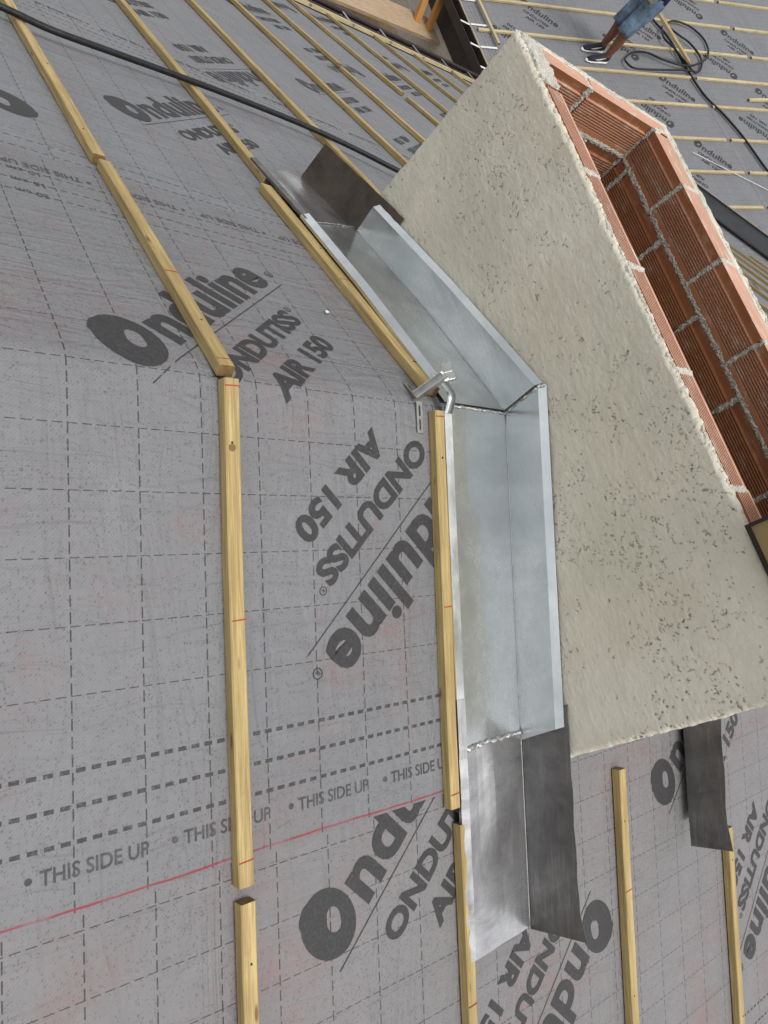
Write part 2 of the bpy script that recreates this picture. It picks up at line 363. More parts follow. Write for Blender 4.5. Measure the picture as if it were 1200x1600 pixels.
# decks
tag(patches('roof_deck', [(lin(0, 4.2, 1), cst(-1.6), cst(FRONT), 1), (lin(SR, 4.2, 1), cst(FRONT), cst(BACK), 1), (lin(0, 4.2, 1), cst(BACK), cst(13.3), 1)],
    lambda s, y, h=0: RP(s, y, h-.006), lambda v, y: (y, v), M['deck'], .03), kind='structure')
tag(patches('roof_deck', [(lin(0, 7.4, 12), cst(-1.6), cst(FRONT), 6), (lin(SL, 7.4, 10), cst(FRONT), cst(BACK), 1), (lin(0, 7.4, 12), cst(BACK), ymaxL, 12)],
    lambda s, y, h=0: Lfn(s, y, h-.006), lambda v, y: (y, v), M['deck'], .03), kind='structure')
fmax = 13.0
tag(patches('far_roof_deck', [(lin(FY, fmax, 2), cst(-16), lambda y: -(13.38-y)+.01, 2)], lambda y, x, h=0: FP(x, y, h-.006), lambda v, y: (y, v), M['deck'], .03), kind='structure')

m_ridge = membrane_mat('membrane_ridge', .0, .0036, .1, .81, -.73, red=.803, stain=.8)
m_r2 = membrane_mat('membrane_lower', .0129, .837, .098, 1.95, .42, stain=.85, base=(.208, .199, .202))
m_l = membrane_mat('membrane_slope', .03, .04, .1, 1.5, 0., stain=.4, base=(.205, .209, .219))
sheets = {}
def sheet_thing(key, o, label):
    tag(o, label, 'roof membrane', 'overlapping membrane sheets on the roof'); sheets[key] = o; return o
rv = [-.73]+lin(-.62, -.08, 6)+lin(-.07, .07, 14)+lin(.09, .72, 6)+[.81]
sheet_thing('ridge', patches('membrane_sheet', [(rv, cst(-1.6), cst(FRONT), 30), (rv, cst(BACK), cst(12.), 30)],
    lambda v, y, h=0: ridge_pt(v, y, .0058+h), lambda v, y: (y, v), m_ridge, .0008), 'grey printed membrane sheet folded over the ridge in front of the chimney')
sheet_thing('R2', patches('membrane_sheet', [(lin(.70, 1.95, 4), cst(-1.6), cst(FRONT), 6), (lin(SR, 1.95, 4), cst(FRONT), cst(BACK), 2), (lin(.70, 1.95, 4), cst(BACK), cst(12), 6)],
    lambda s, y, h=0: RP(s, y, .0030+h), lambda v, y: (y, v), m_r2, .0008), 'pinkish grey membrane sheet below the red chalk line, bottom of the photo')
sheet_thing('R3', patches('membrane_sheet', [(lin(1.85, 3.4, 3), cst(-1.6), cst(12), 6)], lambda s, y, h=0: RP(s, y, .0012+h), lambda v, y: (y, v-1.14), m_r2, .0008),
    'membrane sheet at the bottom right corner, lowest on the near slope')
for k, (b, lab) in enumerate(((2.10, 'membrane sheet under the black hose, upper left slope'), (3.47, 'membrane sheet beyond the black hose on the left slope'),
                              (4.84, 'far membrane sheet with short battens behind the chimney edge'), (6.21, 'membrane sheet next to the brown gutter, top edge of photo'), (7.4, 'narrow membrane sheet at the left slope eave beside gutter'))):
    t0, t1 = b-1.5, b
    pl = [(lin(t0, t1, 8), cst(-1.6), cst(FRONT), 6), (lin(max(t0, SL), t1, 8), cst(FRONT), cst(BACK), 2), (lin(t0, t1, 8), cst(BACK), ymaxL, 12)]
    hh = .0046-.0010*k
    sheet_thing('L%d' % (k+2), patches('membrane_sheet', pl, lambda s, y, h=0, hh=hh: Lfn(s, y, hh+h), lambda v, y, b=b: (y, v-b+1.5), m_l, .0006), lab)
for k, y0 in enumerate((6.84, 8.42, 9.98, 11.5)):
    y1 = min(y0+1.62, 12.95)
    hh = .002+.002*k
    sheet_thing('F%d' % k, patches('membrane_sheet', [(lin(y0, y1, 3), cst(-16), lambda y: -(13.38-y)+.02, 2)], lambda y, x, h=0, hh=hh: FP(x, y, hh+h),
        lambda v, x, y0=y0: (x, 1.5-(v-y0)/math.cos(AF)), m_l, .0006),
        ('membrane sheet along the far roof eave left of the worker', 'membrane sheet under the standing worker on far roof', 'membrane sheet under the looped cable on far roof', 'topmost membrane sheet of far roof, top right corner')[k])

# ------------------------------------------------------------------ print: text and logo
def text_mesh(txt, bold=0., width=None, cap=None, spacing=1.):
    cu = bpy.data.curves.new('t', 'FONT'); cu.body = txt; cu.size = 1; cu.offset = bold; cu.resolution_u = 4; cu.space_character = spacing
    o = bpy.data.objects.new('t', cu); C.objects.link(o)
    dg = bpy.context.evaluated_depsgraph_get(); me = bpy.data.meshes.new_from_object(o.evaluated_get(dg))
    bpy.data.objects.remove(o); bpy.data.curves.remove(cu)
    n = len(me.vertices); co = np.zeros(n*3); me.vertices.foreach_get('co', co); co = co.reshape(-1, 3)
    co[:, 0] -= co[:, 0].min()
    sy = (cap/.73) if cap else None; sx = width/co[:, 0].max() if width else sy
    co[:, 0] *= sx; co[:, 1] *= (sy or sx)
    f = [tuple(p.vertices) for p in me.polygons]; bpy.data.meshes.remove(me)
    return co, f
def merge(parts):
    V, F_ = [], []
    for (co, f), dx, dy, dz in parts:
        n = len(V); V += [(p[0]+dx, p[1]+dy, dz) for p in co]; F_ += [tuple(i+n for i in q) for q in f]
    return V, F_
def logo_O():
    N = 40; out, inn = [], []
    for k in range(N):
        a = 2*math.pi*k/N; c, s = math.cos(a), math.sin(a)
        rx, ry = .056, .068
        x, y = rx*c, ry*s; ca, sa = math.cos(-.15), math.sin(-.15); px, py = x*ca-y*sa, x*sa+y*ca
        if .58*math.pi < a < .80*math.pi: px *= 1.10; py *= 1.05
        out.append((px, py, 0))
        # drop shaped hole
        r = .0180*(1+.95*max(0, math.cos(a-.75))**3); ix = r*.78*c; iy = r*1.0*s
        inn.append((ix+.006, iy-.010, 0))
    f = [(k, (k+1) % N, N+(k+1) % N, N+k) for k in range(N)]
    return np.array(out+inn), f
def ring_R(r):
    N = 20; v = [(r*math.cos(2*math.pi*k/N)*q, r*math.sin(2*math.pi*k/N)*q, 0) for q in (1, .80) for k in range(N)]
    f = [(k, (k+1) % N, N+(k+1) % N, N+k) for k in range(N)]; return np.array(v), f
def bar(x0, x1, y0, y1): return np.array([(x0, y0, 0), (x1, y0, 0), (x1, y1, 0), (x0, y1, 0)]), [(0, 1, 2, 3)]
tm = text_mesh
LOGO = merge([(logo_O(), 0, 0, 0), (tm('nduline', .033, .450, .108, 1.02), .068, -.056, .00005), (ring_R(.011), .556, -.040, 0), (tm('R', 0, .008, .011), .552, -.0455, 0),
              (bar(-.05, .545, -.0795, -.0772), 0, 0, 0), (tm('ONDUTISS', .044, .378, .050), .046, -.172, .0001), (ring_R(.0085), .438, -.132, 0), (tm('R', 0, .006, .008), .4352, -.136, 0),
              (tm('AIR 150', .044, .278, .050), .122, -.259, .00015)])
logo_me = bpy.data.meshes.new('printed_logo'); logo_me.from_pydata(LOGO[0], [], LOGO[1]); logo_me.update(); logo_me.materials.append(M['ink'])
def frame(o, e1, e2, p, sc=1):
    e1 = e1.normalized(); e2 = (e2-e1*e2.dot(e1)).normalized(); n = e1.cross(e2)
    o.matrix_world = Matrix(((e1.x*sc, e2.x*sc, n.x*sc, p.x), (e1.y*sc, e2.y*sc, n.y*sc, p.y), (e1.z*sc, e2.z*sc, n.z*sc, p.z), (0, 0, 0, 1)))
evR = Vector((math.cos(AR), 0, -math.sin(AR))); evL = Vector((math.cos(AL), 0, math.sin(AL))); EY = Vector((0, 1, 0)); EX = Vector((1, 0, 0)); EF = Vector((0, math.cos(AF), math.sin(AF)))
def logo(sheet, p, ev, ey, d, sc=1, far=False):
    o = bpy.data.objects.new('printed_logo', logo_me); C.objects.link(o); o.parent = sheets[sheet]
    frame(o, (-ev+ey)*d, (ev+ey)*d if far else (-ev-ey)*d, p, sc); return o
# logos on the folded ridge sheet follow the fold
def wrapped(name, VF, d, v0, y0, sheet, mat, fn, rot=45):
    bm = bmesh.new(); vs = [bm.verts.new(p) for p in VF[0]]
    for q in VF[1]:
        try: bm.faces.new([vs[i] for i in q])
        except ValueError: pass
    bmesh.ops.triangulate(bm, faces=bm.faces)
    for _ in range(4):
        le = [e for e in bm.edges if e.calc_length() > .02]
        if not le: break
        bmesh.ops.subdivide_edges(bm, edges=le, cuts=1); bmesh.ops.triangulate(bm, faces=bm.faces)
    c = math.sqrt(.5) if rot == 45 else 1
    for w in bm.verts:
        a, b, z = w.co
        if rot == 45: dv, dy = d*(-c*a-c*b), d*(c*a-c*b)
        else: dv, dy = -d*b, d*a
        w.co = fn(v0+dv, y0+dy, z)
    me = bpy.data.meshes.new(name); bm.to_mesh(me); bm.free(); return link(name, me, mat, sheets[sheet])
rfn = lambda v, y, z: ridge_pt(v, y, .0066+z)
for k in (-1, 0): wrapped('printed_logo', LOGO, 1, -.062, .222+1.143*k, 'ridge', M['ink'], rfn)
for k in (-1, 0): wrapped('printed_logo', LOGO, -1, .162, .963+1.143*k, 'ridge', M['ink'], rfn)
for k in (-1, 0, 1): logo('R2', RP(.9716, .5502+1.143*k, .0040), evR, EY, 1)
for k in (-1, 0, 1): logo('R2', RP(1.2447, 1.352+1.143*k, .0040), evR, EY, -1)
for i in range(4):
    for k in range(-1, 7):
        yy, ss = .5566+1.143*k+.13*i, 1.266+1.37*i
        if yy < ymaxL(ss)-1: logo('L%d' % (i+2), LP(ss, yy, .0056-.001*i), evL, EY, 1)
        yy, ss = .199+1.143*k+.13*i, 1.00+1.37*i
        if yy < ymaxL(ss)-1 and not (1.0 < yy < 2.3 and ss < 1.5): logo('L%d' % (i+2), LP(ss, yy, .0056-.001*i), evL, EY, -1)
for i, (y0, ph, yb) in enumerate(((7.80, -8.39, 7.5), (9.45, -7.143, 9.165), (11.066, -8.247, 10.76))):
    hh = .003+.002*(i)
    for k in range(-4, 4):
        x = ph+1.222*k
        if x < -(13.38-y0)-.6 and x > -12: logo('F%d' % i, FP(x, y0, hh), -EX, EF, 1, 1.07, True)
        x = ph-.366+1.25*k if i == 1 else ph+.94+1.25*k
        if x < -(13.38-yb)-.3 and x > -12: logo('F%d' % i, FP(x, yb, hh), -EX, EF, -1, 1.07, True)
# THIS SIDE UP and the lap marks
dot = (np.array([(.0052*math.cos(k*.524), .0052*math.sin(k*.524), 0) for k in range(12)]), [tuple(range(12))])
side = merge([(tm('THIS SIDE UP', .012, .158, .0225), .015, 0, 0), (dot, 0, .011, 0)])
for k in range(-3, 5):
    wrapped('printed_lettering', side, 1, .758, .0463+.2150*k, 'ridge', M['ink2'], rfn, 0)
for k in range(-3, 6):
    wrapped('printed_lettering', side, -1, -.668, .30+.2150*k, 'ridge', M['ink2'], rfn, 0)
for txt, v in (('10 cm', .625), ('15 cm', .577), ('20 cm', .531)):
    wrapped('printed_lettering', merge([(tm(txt, .012, .062, .0165), 0, 0, 0)]), -1, -v+.002-.010, .195, 'ridge', M['ink2'], lambda v, y, z: ridge_pt(v, y, .0067+z), 0)
side_me = bpy.data.meshes.new('printed_lettering'); side_me.from_pydata(side[0], [], side[1]); side_me.materials.append(M['ink2'])
for k in range(-2, 12):
    o = bpy.data.objects.new('printed_lettering', side_me); C.objects.link(o); o.parent = sheets['L2']
    frame(o, -EY, evL, LP(2.045, .20+.2150*k, .0056))

# ------------------------------------------------------------------ battens
def batten_mesh(L, w, h, seed, roundt=False):
    r = random.Random(seed); n = max(2, min(16, int(L/.12))); V, F_, mi = [], [], []
    b = min(.0022, w*.12)
    prof = [(0, 0), (w, 0), (w, h-b), (w-b, h), (b, h), (0, h-b)]
    bow = r.uniform(-.0025, .0025); tw = [r.uniform(-.0007, .0007) for _ in range(n+1)]
    for i in range(n+1):
        x = L*i/n; off = bow*math.sin(math.pi*i/n)
        for a, c in prof: V.append((x, a+off+tw[i]*(1 if c > 0 else .3), c+(tw[(i*3+1) % (n+1)] if c > 0 else 0)))
    k = len(prof)
    for i in range(n):
        for j in range(k):
            j2 = (j+1) % k; F_.append((i*k+j, i*k+k+j, i*k+k+j2, i*k+j2)); mi.append(0)
    F_ += [tuple(range(k)), tuple(n*k+k-1-j for j in range(k))]; mi += [1, 1]
    me = bpy.data.meshes.new('batten'); me.from_pydata(V, [], F_); me.update()
    me.polygons.foreach_set('material_index', mi)
    bm = bmesh.new(); bm.from_mesh(me); bmesh.ops.recalc_face_normals(bm, faces=bm.faces); bm.to_mesh(me); bm.free()
    return me
bseed = [0]
def batten(P0, P1, n, w, h, label, group, mats=('pine', 'pine_end'), name='batten', cat='batten', marks=(), knots=(), flip=False):
    bseed[0] += 1
    me = batten_mesh((P1-P0).length, w, h, bseed[0])
    o = link(name, me, [M[mats[0]], M[mats[1]]])
    e1 = (P1-P0).normalized(); e2 = n.cross(e1).normalized()
    if flip: P0 = P0-e2*w
    frame(o, e1, e2, P0)
    tag(o, label, cat, group)
    for d in marks:
        mk = MB(); mk.box((d, .001, h-.0002), (.0022, .0006, 0), (-.0015, w-.002, 0), (0, 0, .0009)); q = mk.build('pencil_mark', M['pencil']); q.parent = o
    ln = (P1-P0).length; rr_ = random.Random(bseed[0]*7)
    for i in range(int(ln/.45) if group in (GR, GL) and bseed[0] < 17 else 0):
        kb = MB(); d_ = .12+.45*i+rr_.uniform(-.03, .03); y_ = w*rr_.uniform(.35, .65)
        if d_ > ln-.03: continue
        kb.tube([(d_, y_, h-.001), (d_, y_, h+.0006)], .0022, 8); q = kb.build('nail_head', M['gutter2']); q.parent = o
    for d, yy in knots:
        kb = MB(); kb.tube([(d, yy, h-.001), (d, yy, h+.0007)], .0065, 14); q = kb.build('knot', M['pine_end']); q.parent = o
    return o
GR, GL, GF = 'battens on the near right slope', 'battens on the left slope', 'battens on the far roof'
BH, BW = .022, .028
def rb(s0, s1, y0, y1, lab, w=BW, h=BH, **k): return batten(RP(s0, y0, .0066), RP(s1, y1, .0066), NR, w, h, lab, GR, **k)
def lb(s0, s1, y0, y1, lab, w=BW, h=BH, **k): return batten(LP(s0, y0, .0066), LP(s1, y1, .0066), NL, w, h, lab, GL, flip=True, **k)
rb(.010, .846, .356, .3585, 'long pine batten with a knot and red pencil lines, left of the flashing', marks=(.012, .405, .795), knots=((.118, .011),))
rb(.872, 2.6, .3605, .365, 'short pine batten below the gap at the bottom left of the photo')
rb(.018, .838, .848, .845, 'pine batten hard against the galvanised tray, below the steel bracket', w=.026, marks=(.012, .41, .79))
rb(.030, .830, .8755, .8735, 'thin pine strip squeezed between batten and galvanised tray', w=.010, h=.020)
rb(.874, 2.6, .868, .872, 'pine batten running down beside the lead apron', w=.025, marks=(.36,))
rb(.884, 2.8, 1.446, 1.437, 'pine batten starting just below the chimney corner', w=.029, marks=(.30,))
rb(1.17, 3.0, 1.995, 2.00, 'pine batten emerging from under the dark lead strip, bottom right', w=.029)
for i in range(3): rb(.03, 3.0, 2.52+.53*i, 2.52+.53*i, ('pine batten hidden behind the chimney, first past the lead strip', 'pine batten behind the chimney, second past the lead strip', 'pine batten behind the chimney, third past the lead strip')[i])
lb(-.012, .756, .350, .341, 'pine batten meeting the ridge through the large logo, end grain showing', marks=(.02, .30))
lb(.777, 2.3, .334, .322, 'pine batten crossing under the hose at the upper left corner')
lb(.022, .95, .852, .838, 'pine batten along the galvanised tray from the ridge up left', w=.034, marks=(.43,))
lb(1.0, 3.0, .874, .868, 'long pine batten continuing past the lead apron under the hose', w=.030)
lb(.885, eave_s(1.44)-.02, 1.435, 1.43, 'pine batten touching the chimney corner behind the lead apron', w=.030)
lb(.03, eave_s(1.94)-.02, 1.945, 1.945, 'pine batten ending at the chimney edge, first beyond the hose')
lb(.03, 3.47, 2.475, 2.46, 'pine batten beyond the hose, chimney end of the first broken row')
lb(3.56, eave_s(2.47)-.02, 2.49, 2.48, 'pine batten beyond the hose, far end of the first broken row')
lb(.03, 3.56, 3.055, 3.05, 'short visible batten at chimney edge in second broken row')
lb(3.63, eave_s(3.03)-.02, 3.05, 3.02, 'pine batten in second broken row reaching the gutter')
for y, lab in ((3.60, 'pine batten behind broken rows, meets the eave board at top edge'), (4.28, 'pine batten beyond broken rows, second from the gutter corner'), (4.96, 'short pine batten near the gutter, next to last before chimney edge'), (5.70, 'last short batten wedged between eave board and chimney edge'),
               (6.4, 'batten past the gutter corner seen edge-on behind the chimney'), (6.95, 'edge-on batten right of chimney, nearest'), (7.5, 'edge-on batten right of chimney, second nearest'), (8.05, 'edge-on batten right of chimney, middle of the fan'), (8.6, 'edge-on batten right of chimney, next below the valley sheet'), (9.15, 'edge-on batten right of chimney, tucked under valley sheet')):
    s1 = min(eave_s(y)-.02, (13.38-y)/math.cos(AL)-.3)
    lb(.03, s1, y, y-.02, lab)
# far roof
def fb(x, y0, y1, lab, w=.040, h=.026): return batten(FP(x, y0, .009), FP(x, y1, .009), NF, w, h, lab, GF, mats=('pale', 'pine_end'))
fx = [-9.55, -8.92, -8.324, -7.706, -7.15, -6.60, -5.976, -5.39, -4.792, -4.2]
nm = ['topmost', 'second from the top', 'behind the knees of the worker', 'passing behind the shoes of the worker', 'touching the brick corner below the worker', 'below the looped cable', 'fourth above the valley sheet', 'third above the valley sheet', 'second above the valley sheet', 'nearest the valley sheet']
for i, x in enumerate(fx):
    ylo = max(FY+.06, 13.38+x+.75); br = 9.93 if i > 3 else 11.2
    if i < 5: ylo = FY+.06
    if ylo < br-.1: fb(x, ylo, br, 'pale batten on far roof, %s, eave side length' % nm[i])
    fb(x, max(br+.09, ylo), 12.9, 'pale batten on far roof, %s, ridge side length' % nm[i])
batten(FP(-6.60-.18, 10.75, .012), FP(-6.60-.30, 12.4, .012), NF, .045, .03, 'loose pale lath lying beside a far batten at the right edge', GF, mats=('pale', 'pine_end'), name='lath', cat='lath')
batten(FP(-7.45, 7.10, .036), FP(-10.5, 7.06, .036), NF, .035, .026, 'pale batten laid across the others along the far eave', GF, mats=('pale', 'pine_end'))

# ------------------------------------------------------------------ chimney
ch = empty('chimney', (0, 1.43, -.4)); tag(ch, 'hollow clay brick chimney stack rendered in beige cement astride the ridge', 'chimney')
# rendered front coat: height field with pits
dx = .0018; nx = int((CX1-CX0)/dx); nz = int((CZ+.42)/dx)
gx = np.linspace(CX0, CX1, nx+1); gz = np.linspace(-.42, CZ-.004, nz+1); GX, GZ = np.meshgrid(gx, gz, indexing='ij')
H = np.zeros_like(GX)
H += .0040*vnoise(GX*5, GZ*5, 1)+.0018*vnoise(GX*14, GZ*16, 2)+.0011*vnoise(GX*34, GZ*70, 3)+.0008*vnoise(GX*60, GZ*150, 4)+.0008*vnoise(GX*190, GZ*240, 5)
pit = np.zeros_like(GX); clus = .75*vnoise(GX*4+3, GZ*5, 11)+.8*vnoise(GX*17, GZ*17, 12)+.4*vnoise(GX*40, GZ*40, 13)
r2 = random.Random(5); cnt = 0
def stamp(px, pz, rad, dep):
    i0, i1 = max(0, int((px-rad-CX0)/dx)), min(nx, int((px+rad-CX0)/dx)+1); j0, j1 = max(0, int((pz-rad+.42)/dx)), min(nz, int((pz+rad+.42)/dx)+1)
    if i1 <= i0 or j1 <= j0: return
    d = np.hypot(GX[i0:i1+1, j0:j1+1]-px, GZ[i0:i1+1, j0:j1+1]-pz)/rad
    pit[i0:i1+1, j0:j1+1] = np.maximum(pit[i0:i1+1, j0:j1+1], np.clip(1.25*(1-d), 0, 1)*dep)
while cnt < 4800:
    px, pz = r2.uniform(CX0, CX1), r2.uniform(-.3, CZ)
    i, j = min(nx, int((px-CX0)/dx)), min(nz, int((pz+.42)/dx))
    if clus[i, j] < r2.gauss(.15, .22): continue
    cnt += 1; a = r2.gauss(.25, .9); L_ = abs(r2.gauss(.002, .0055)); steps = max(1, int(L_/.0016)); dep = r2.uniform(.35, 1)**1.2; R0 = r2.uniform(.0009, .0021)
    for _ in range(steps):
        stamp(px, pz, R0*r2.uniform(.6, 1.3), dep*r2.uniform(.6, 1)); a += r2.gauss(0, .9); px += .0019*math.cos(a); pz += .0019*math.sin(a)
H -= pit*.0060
# crumbling outline
ztop = CZ+.006*vnoise(gx*40, gx*0+.5, 21)+.006*vnoise(gx*150, gx*0+.5, 22)-.002
xe = .004*vnoise(gz*60, gz*0+.3, 23)+.002*vnoise(gz*200, gz*0+.3, 24)
GZ2 = -.42+(GZ+.42)*((ztop+.42)/(CZ-.004+.42))[:, None]
wx = np.clip((GX-(CX1-.05))/.05, 0, 1); wl = np.clip((CX0+.05-GX)/.05, 0, 1); GX2 = GX+xe[None, :]*(wx-wl)
edge = np.clip(1-np.minimum(np.minimum(GX-CX0, CX1-GX), CZ-.004-GZ)/.010, 0, 1); H -= .006*edge**2
Yf = CY0-H; n = nz+1
V = np.stack([GX2, Yf-1.43, GZ2+.4], -1).reshape(-1, 3)
idx = np.arange((nx+1)*(nz+1)).reshape(nx+1, nz+1)
Q = np.stack([idx[:-1, :-1], idx[1:, :-1], idx[1:, 1:], idx[:-1, 1:]], -1).reshape(-1, 4)
rim = np.concatenate([idx[:, 0], idx[-1, 1:], idx[::-1, -1][1:], idx[0, ::-1][1:-1]]); bV = V[rim].copy(); bV[:, 1] = CY0+.014-1.43
k0 = len(V); rq = np.stack([rim, np.roll(rim, -1), k0+np.roll(np.arange(len(rim)), -1), k0+np.arange(len(rim))], -1)[:, ::-1]
AV = np.concatenate([V, bV]); AQ = np.concatenate([Q, rq])
me = bpy.data.meshes.new('front_render'); me.vertices.add(len(AV)); me.vertices.foreach_set('co', AV.astype(np.float32).ravel())
me.loops.add(AQ.size); me.loops.foreach_set('vertex_index', AQ.astype(np.int32).ravel()); me.polygons.add(len(AQ))
me.polygons.foreach_set('loop_start', np.arange(0, AQ.size, 4, dtype=np.int32)); me.update(calc_edges=True)
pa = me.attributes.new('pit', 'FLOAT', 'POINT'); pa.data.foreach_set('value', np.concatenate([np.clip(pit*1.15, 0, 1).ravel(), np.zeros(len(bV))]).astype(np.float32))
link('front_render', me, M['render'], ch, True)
def rough_box(name, x0, x1, y0, y1, z0, z1, mat, amp=.004, step=.012, seed=1):
    bm = bmesh.new(); mtx = Matrix.Translation(((x0+x1)/2, (y0+y1)/2, (z0+z1)/2))@Matrix.Diagonal((x1-x0, y1-y0, z1-z0, 1))
    bmesh.ops.create_cube(bm, size=1, matrix=mtx)
    for ax in range(3):
        d = (x1-x0, y1-y0, z1-z0)[ax]; c = min(140, int(d/step))
        if c > 0:
            es = [e for e in bm.edges if abs((e.verts[1].co-e.verts[0].co)[ax]) > .9*d]
            bmesh.ops.subdivide_edges(bm, edges=es, cuts=c, use_grid_fill=True)
    r = random.Random(seed)
    for v in bm.verts: v.co += Vector((r.uniform(-1, 1), r.uniform(-1, 1), r.uniform(-1, 1)))*amp
    for v in bm.verts: v.co -= ch.location
    me = bpy.data.meshes.new(name); bm.to_mesh(me); bm.free(); return link(name, me, mat, ch, True)
rough_box('left_render', CX0, CX0+.016, CY0+.0145, CY1, -.42, CZ-.002, M['render'], .0022, .02, 2)
rough_box('right_render', CX1-.016, CX1, CY0+.0145, CY1, -.42, CZ-.004, M['render'], .0022, .02, 3)
rough_box('back_render', CX0+.0165, CX1-.0165, CY1-.030, CY1, -.42, CZ-.002, M['render'], .0030, .02, 4)
# bricks
def brick_me(L, T, Hh, ribs_in, ribs_top, mats):
    prof = []                                    # (t, z): t=0 outer, t=T inner
    def grooves(a, b, n, mk):
        out = []; p = (b-a)/n
        for i in range(n):
            q = a+i*p; out += [mk(q, 0), mk(q+p*.46, 0), mk(q+p*.54, 1), mk(q+p*.92, 1)]
        return out
    g = .0080
    prof += [(0, 0), (T, 0)]
    if ribs_in: prof += grooves(.010, Hh-.022, 10, lambda q, d: (T-g*d, q))
    prof += [(T, Hh)]
    if ribs_top: prof += grooves(.006, T-.006, 7, lambda q, d: (T-q, Hh-g*d))
    prof += [(0, Hh)]
    k = len(prof); V = [(x, t_, z) for x in (0, L) for t_, z in prof]
    F_ = [(j, k+j, k+(j+1) % k, (j+1) % k) for j in range(k)]+[tuple(range(k)), tuple(2*k-1-j for j in range(k))]
    me = bpy.data.meshes.new('brick'); me.from_pydata(V, [], F_); me.update()
    bm = bmesh.new(); bm.from_mesh(me); bmesh.ops.recalc_face_normals(bm, faces=bm.faces); bm.to_mesh(me); bm.free()
    for mt in mats: me.materials.append(mt)
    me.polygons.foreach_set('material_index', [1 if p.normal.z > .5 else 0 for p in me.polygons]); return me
bm_cache = {}
rb3 = random.Random(9)
def brick(o, ex, et, L, T, Hh, top):
    key = (round(L, 3), round(T, 3), Hh, top)
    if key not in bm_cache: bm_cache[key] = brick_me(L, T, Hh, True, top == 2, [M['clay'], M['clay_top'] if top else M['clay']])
    b = bpy.data.objects.new('brick', bm_cache[key]); C.objects.link(b); b.parent = ch
    o = Vector(o)+Vector((rb3.uniform(-.001, .001), rb3.uniform(-.002, .002), rb3.uniform(-.002, .001)))-ch.location
    ex, et = Vector(ex), Vector(et); ez = Vector((0, 0, 1))
    b.matrix_local = Matrix(((ex.x, et.x, ez.x, o.x), (ex.y, et.y, ez.y, o.y), (ex.z, et.z, ez.z, o.z), (0, 0, 0, 1)))
BT, BHH, JT = .060, .100, .013
FY0, FY1 = CY0+.0145, CY0+.0145+BT                   # front wall bricks
BY1 = CY1-.031; BY0 = 1.658                          # back wall
LX0, LX1 = CX0+.0165, -.737; RX1, RX0 = CX1-.0165, .700
joints = []                                           # (p, q) inner-face mortar runs
for c in range(4):
    z0 = CZ-.002-BHH-c*(BHH+JT); top = c == 0
    off = -.536 if c % 2 == 0 else -.440
    # back wall (inner face looks to -y)
    xs = [LX1]+[off+.252*k for k in range(-2, 7) if LX1+.03 < off+.252*k < RX0-.03]+[RX0]
    for a, b in zip(xs[:-1], xs[1:]):
        brick((b-.006, BY1, z0), (-1, 0, 0), (0, -1, 0), b-a-.012, BY1-BY0, BHH, 1 if top else 0)
        if b < RX0-.01: joints.append(((b, BY0, z0), (b, BY0, z0+BHH)))
    joints.append(((LX1, BY0, z0-JT/2), (RX0, BY0, z0-JT/2)))
    joints.append(((LX1, BY0, z0-.006), (LX1, BY0, z0+BHH)))
    # left wall (inner face looks to +x)
    oy = 1.363 if c % 2 == 0 else 1.49
    ys = [FY0, oy, BY1]
    for a, b in zip(ys[:-1], ys[1:]): brick((LX0, b-.006 if b < BY1 else b, z0), (0, -1, 0), (1, 0, 0), b-a-.012, LX1-LX0, BHH, 1 if top else 0)
    joints.append(((LX1, oy, z0), (LX1, oy, z0+BHH))); joints.append(((LX1, FY1, z0-JT/2), (LX1, BY0, z0-JT/2)))
    for a, b in zip(ys[:-1], ys[1:]): brick((RX1, a+.006, z0), (0, 1, 0), (-1, 0, 0), b-a-.012, RX1-RX0, BHH, 1 if top else 0)
    # front wall: ribbed top, inner face looks to +y
    of = -.376 if c % 2 == 0 else -.25
    xs = [LX1+.002]+[of+.255*k for k in range(-2, 6) if LX1+.05 < of+.255*k < RX0-.03]+[RX0]
    for i, (a, b) in enumerate(zip(xs[:-1], xs[1:])):
        brick((a+.006, FY0+(.003 if i % 2 else 0), z0), (1, 0, 0), (0, 1, 0), b-a-.012, BT, BHH, 2 if top else 0)
def ribbon(p, q, nrm, w, mat, name, seed, step=.004, proud=.0025, amp=.0030, back=.004):
    """flat mortar joint: a crumbly strip along p-q, facing nrm"""
    p, q, nrm = Vector(p), Vector(q), Vector(nrm).normalized(); t_ = (q-p).normalized(); sd = nrm.cross(t_).normalized(); k = max(3, int((q-p).length/step))
    r = random.Random(seed); cross = [(-1., -1.), (-.82, .15), (-.45, .8), (0, 1.), (.45, .8), (.82, .15), (1., -1.)]; V = []; F_ = []; m_ = len(cross); wl = wr = 0
    for i in range(k+1):
        wl = .6*wl+r.uniform(-amp, amp); wr = .6*wr+r.uniform(-amp, amp); c = p.lerp(q, i/k)
        for a_, d in cross:
            V.append(c+sd*(a_*w/2+(wl if a_ < 0 else wr)*abs(a_))+nrm*((proud if d > 0 else back)*d+r.uniform(-.0024, .0022))+t_*r.uniform(-.001, .001))
    for i in range(k):
        for j in range(m_-1): F_.append((i*m_+j, i*m_+j+1, (i+1)*m_+j+1, (i+1)*m_+j))
        F_.append((i*m_+m_-1, i*m_, (i+1)*m_, (i+1)*m_+m_-1))
    F_ += [tuple(range(m_)), tuple(k*m_+m_-1-j for j in range(m_))]
    o = part(name, V, F_, mat, ch, False); bm = bmesh.new(); bm.from_mesh(o.data); bmesh.ops.recalc_face_normals(bm, faces=bm.faces); bm.to_mesh(o.data); bm.free(); return o
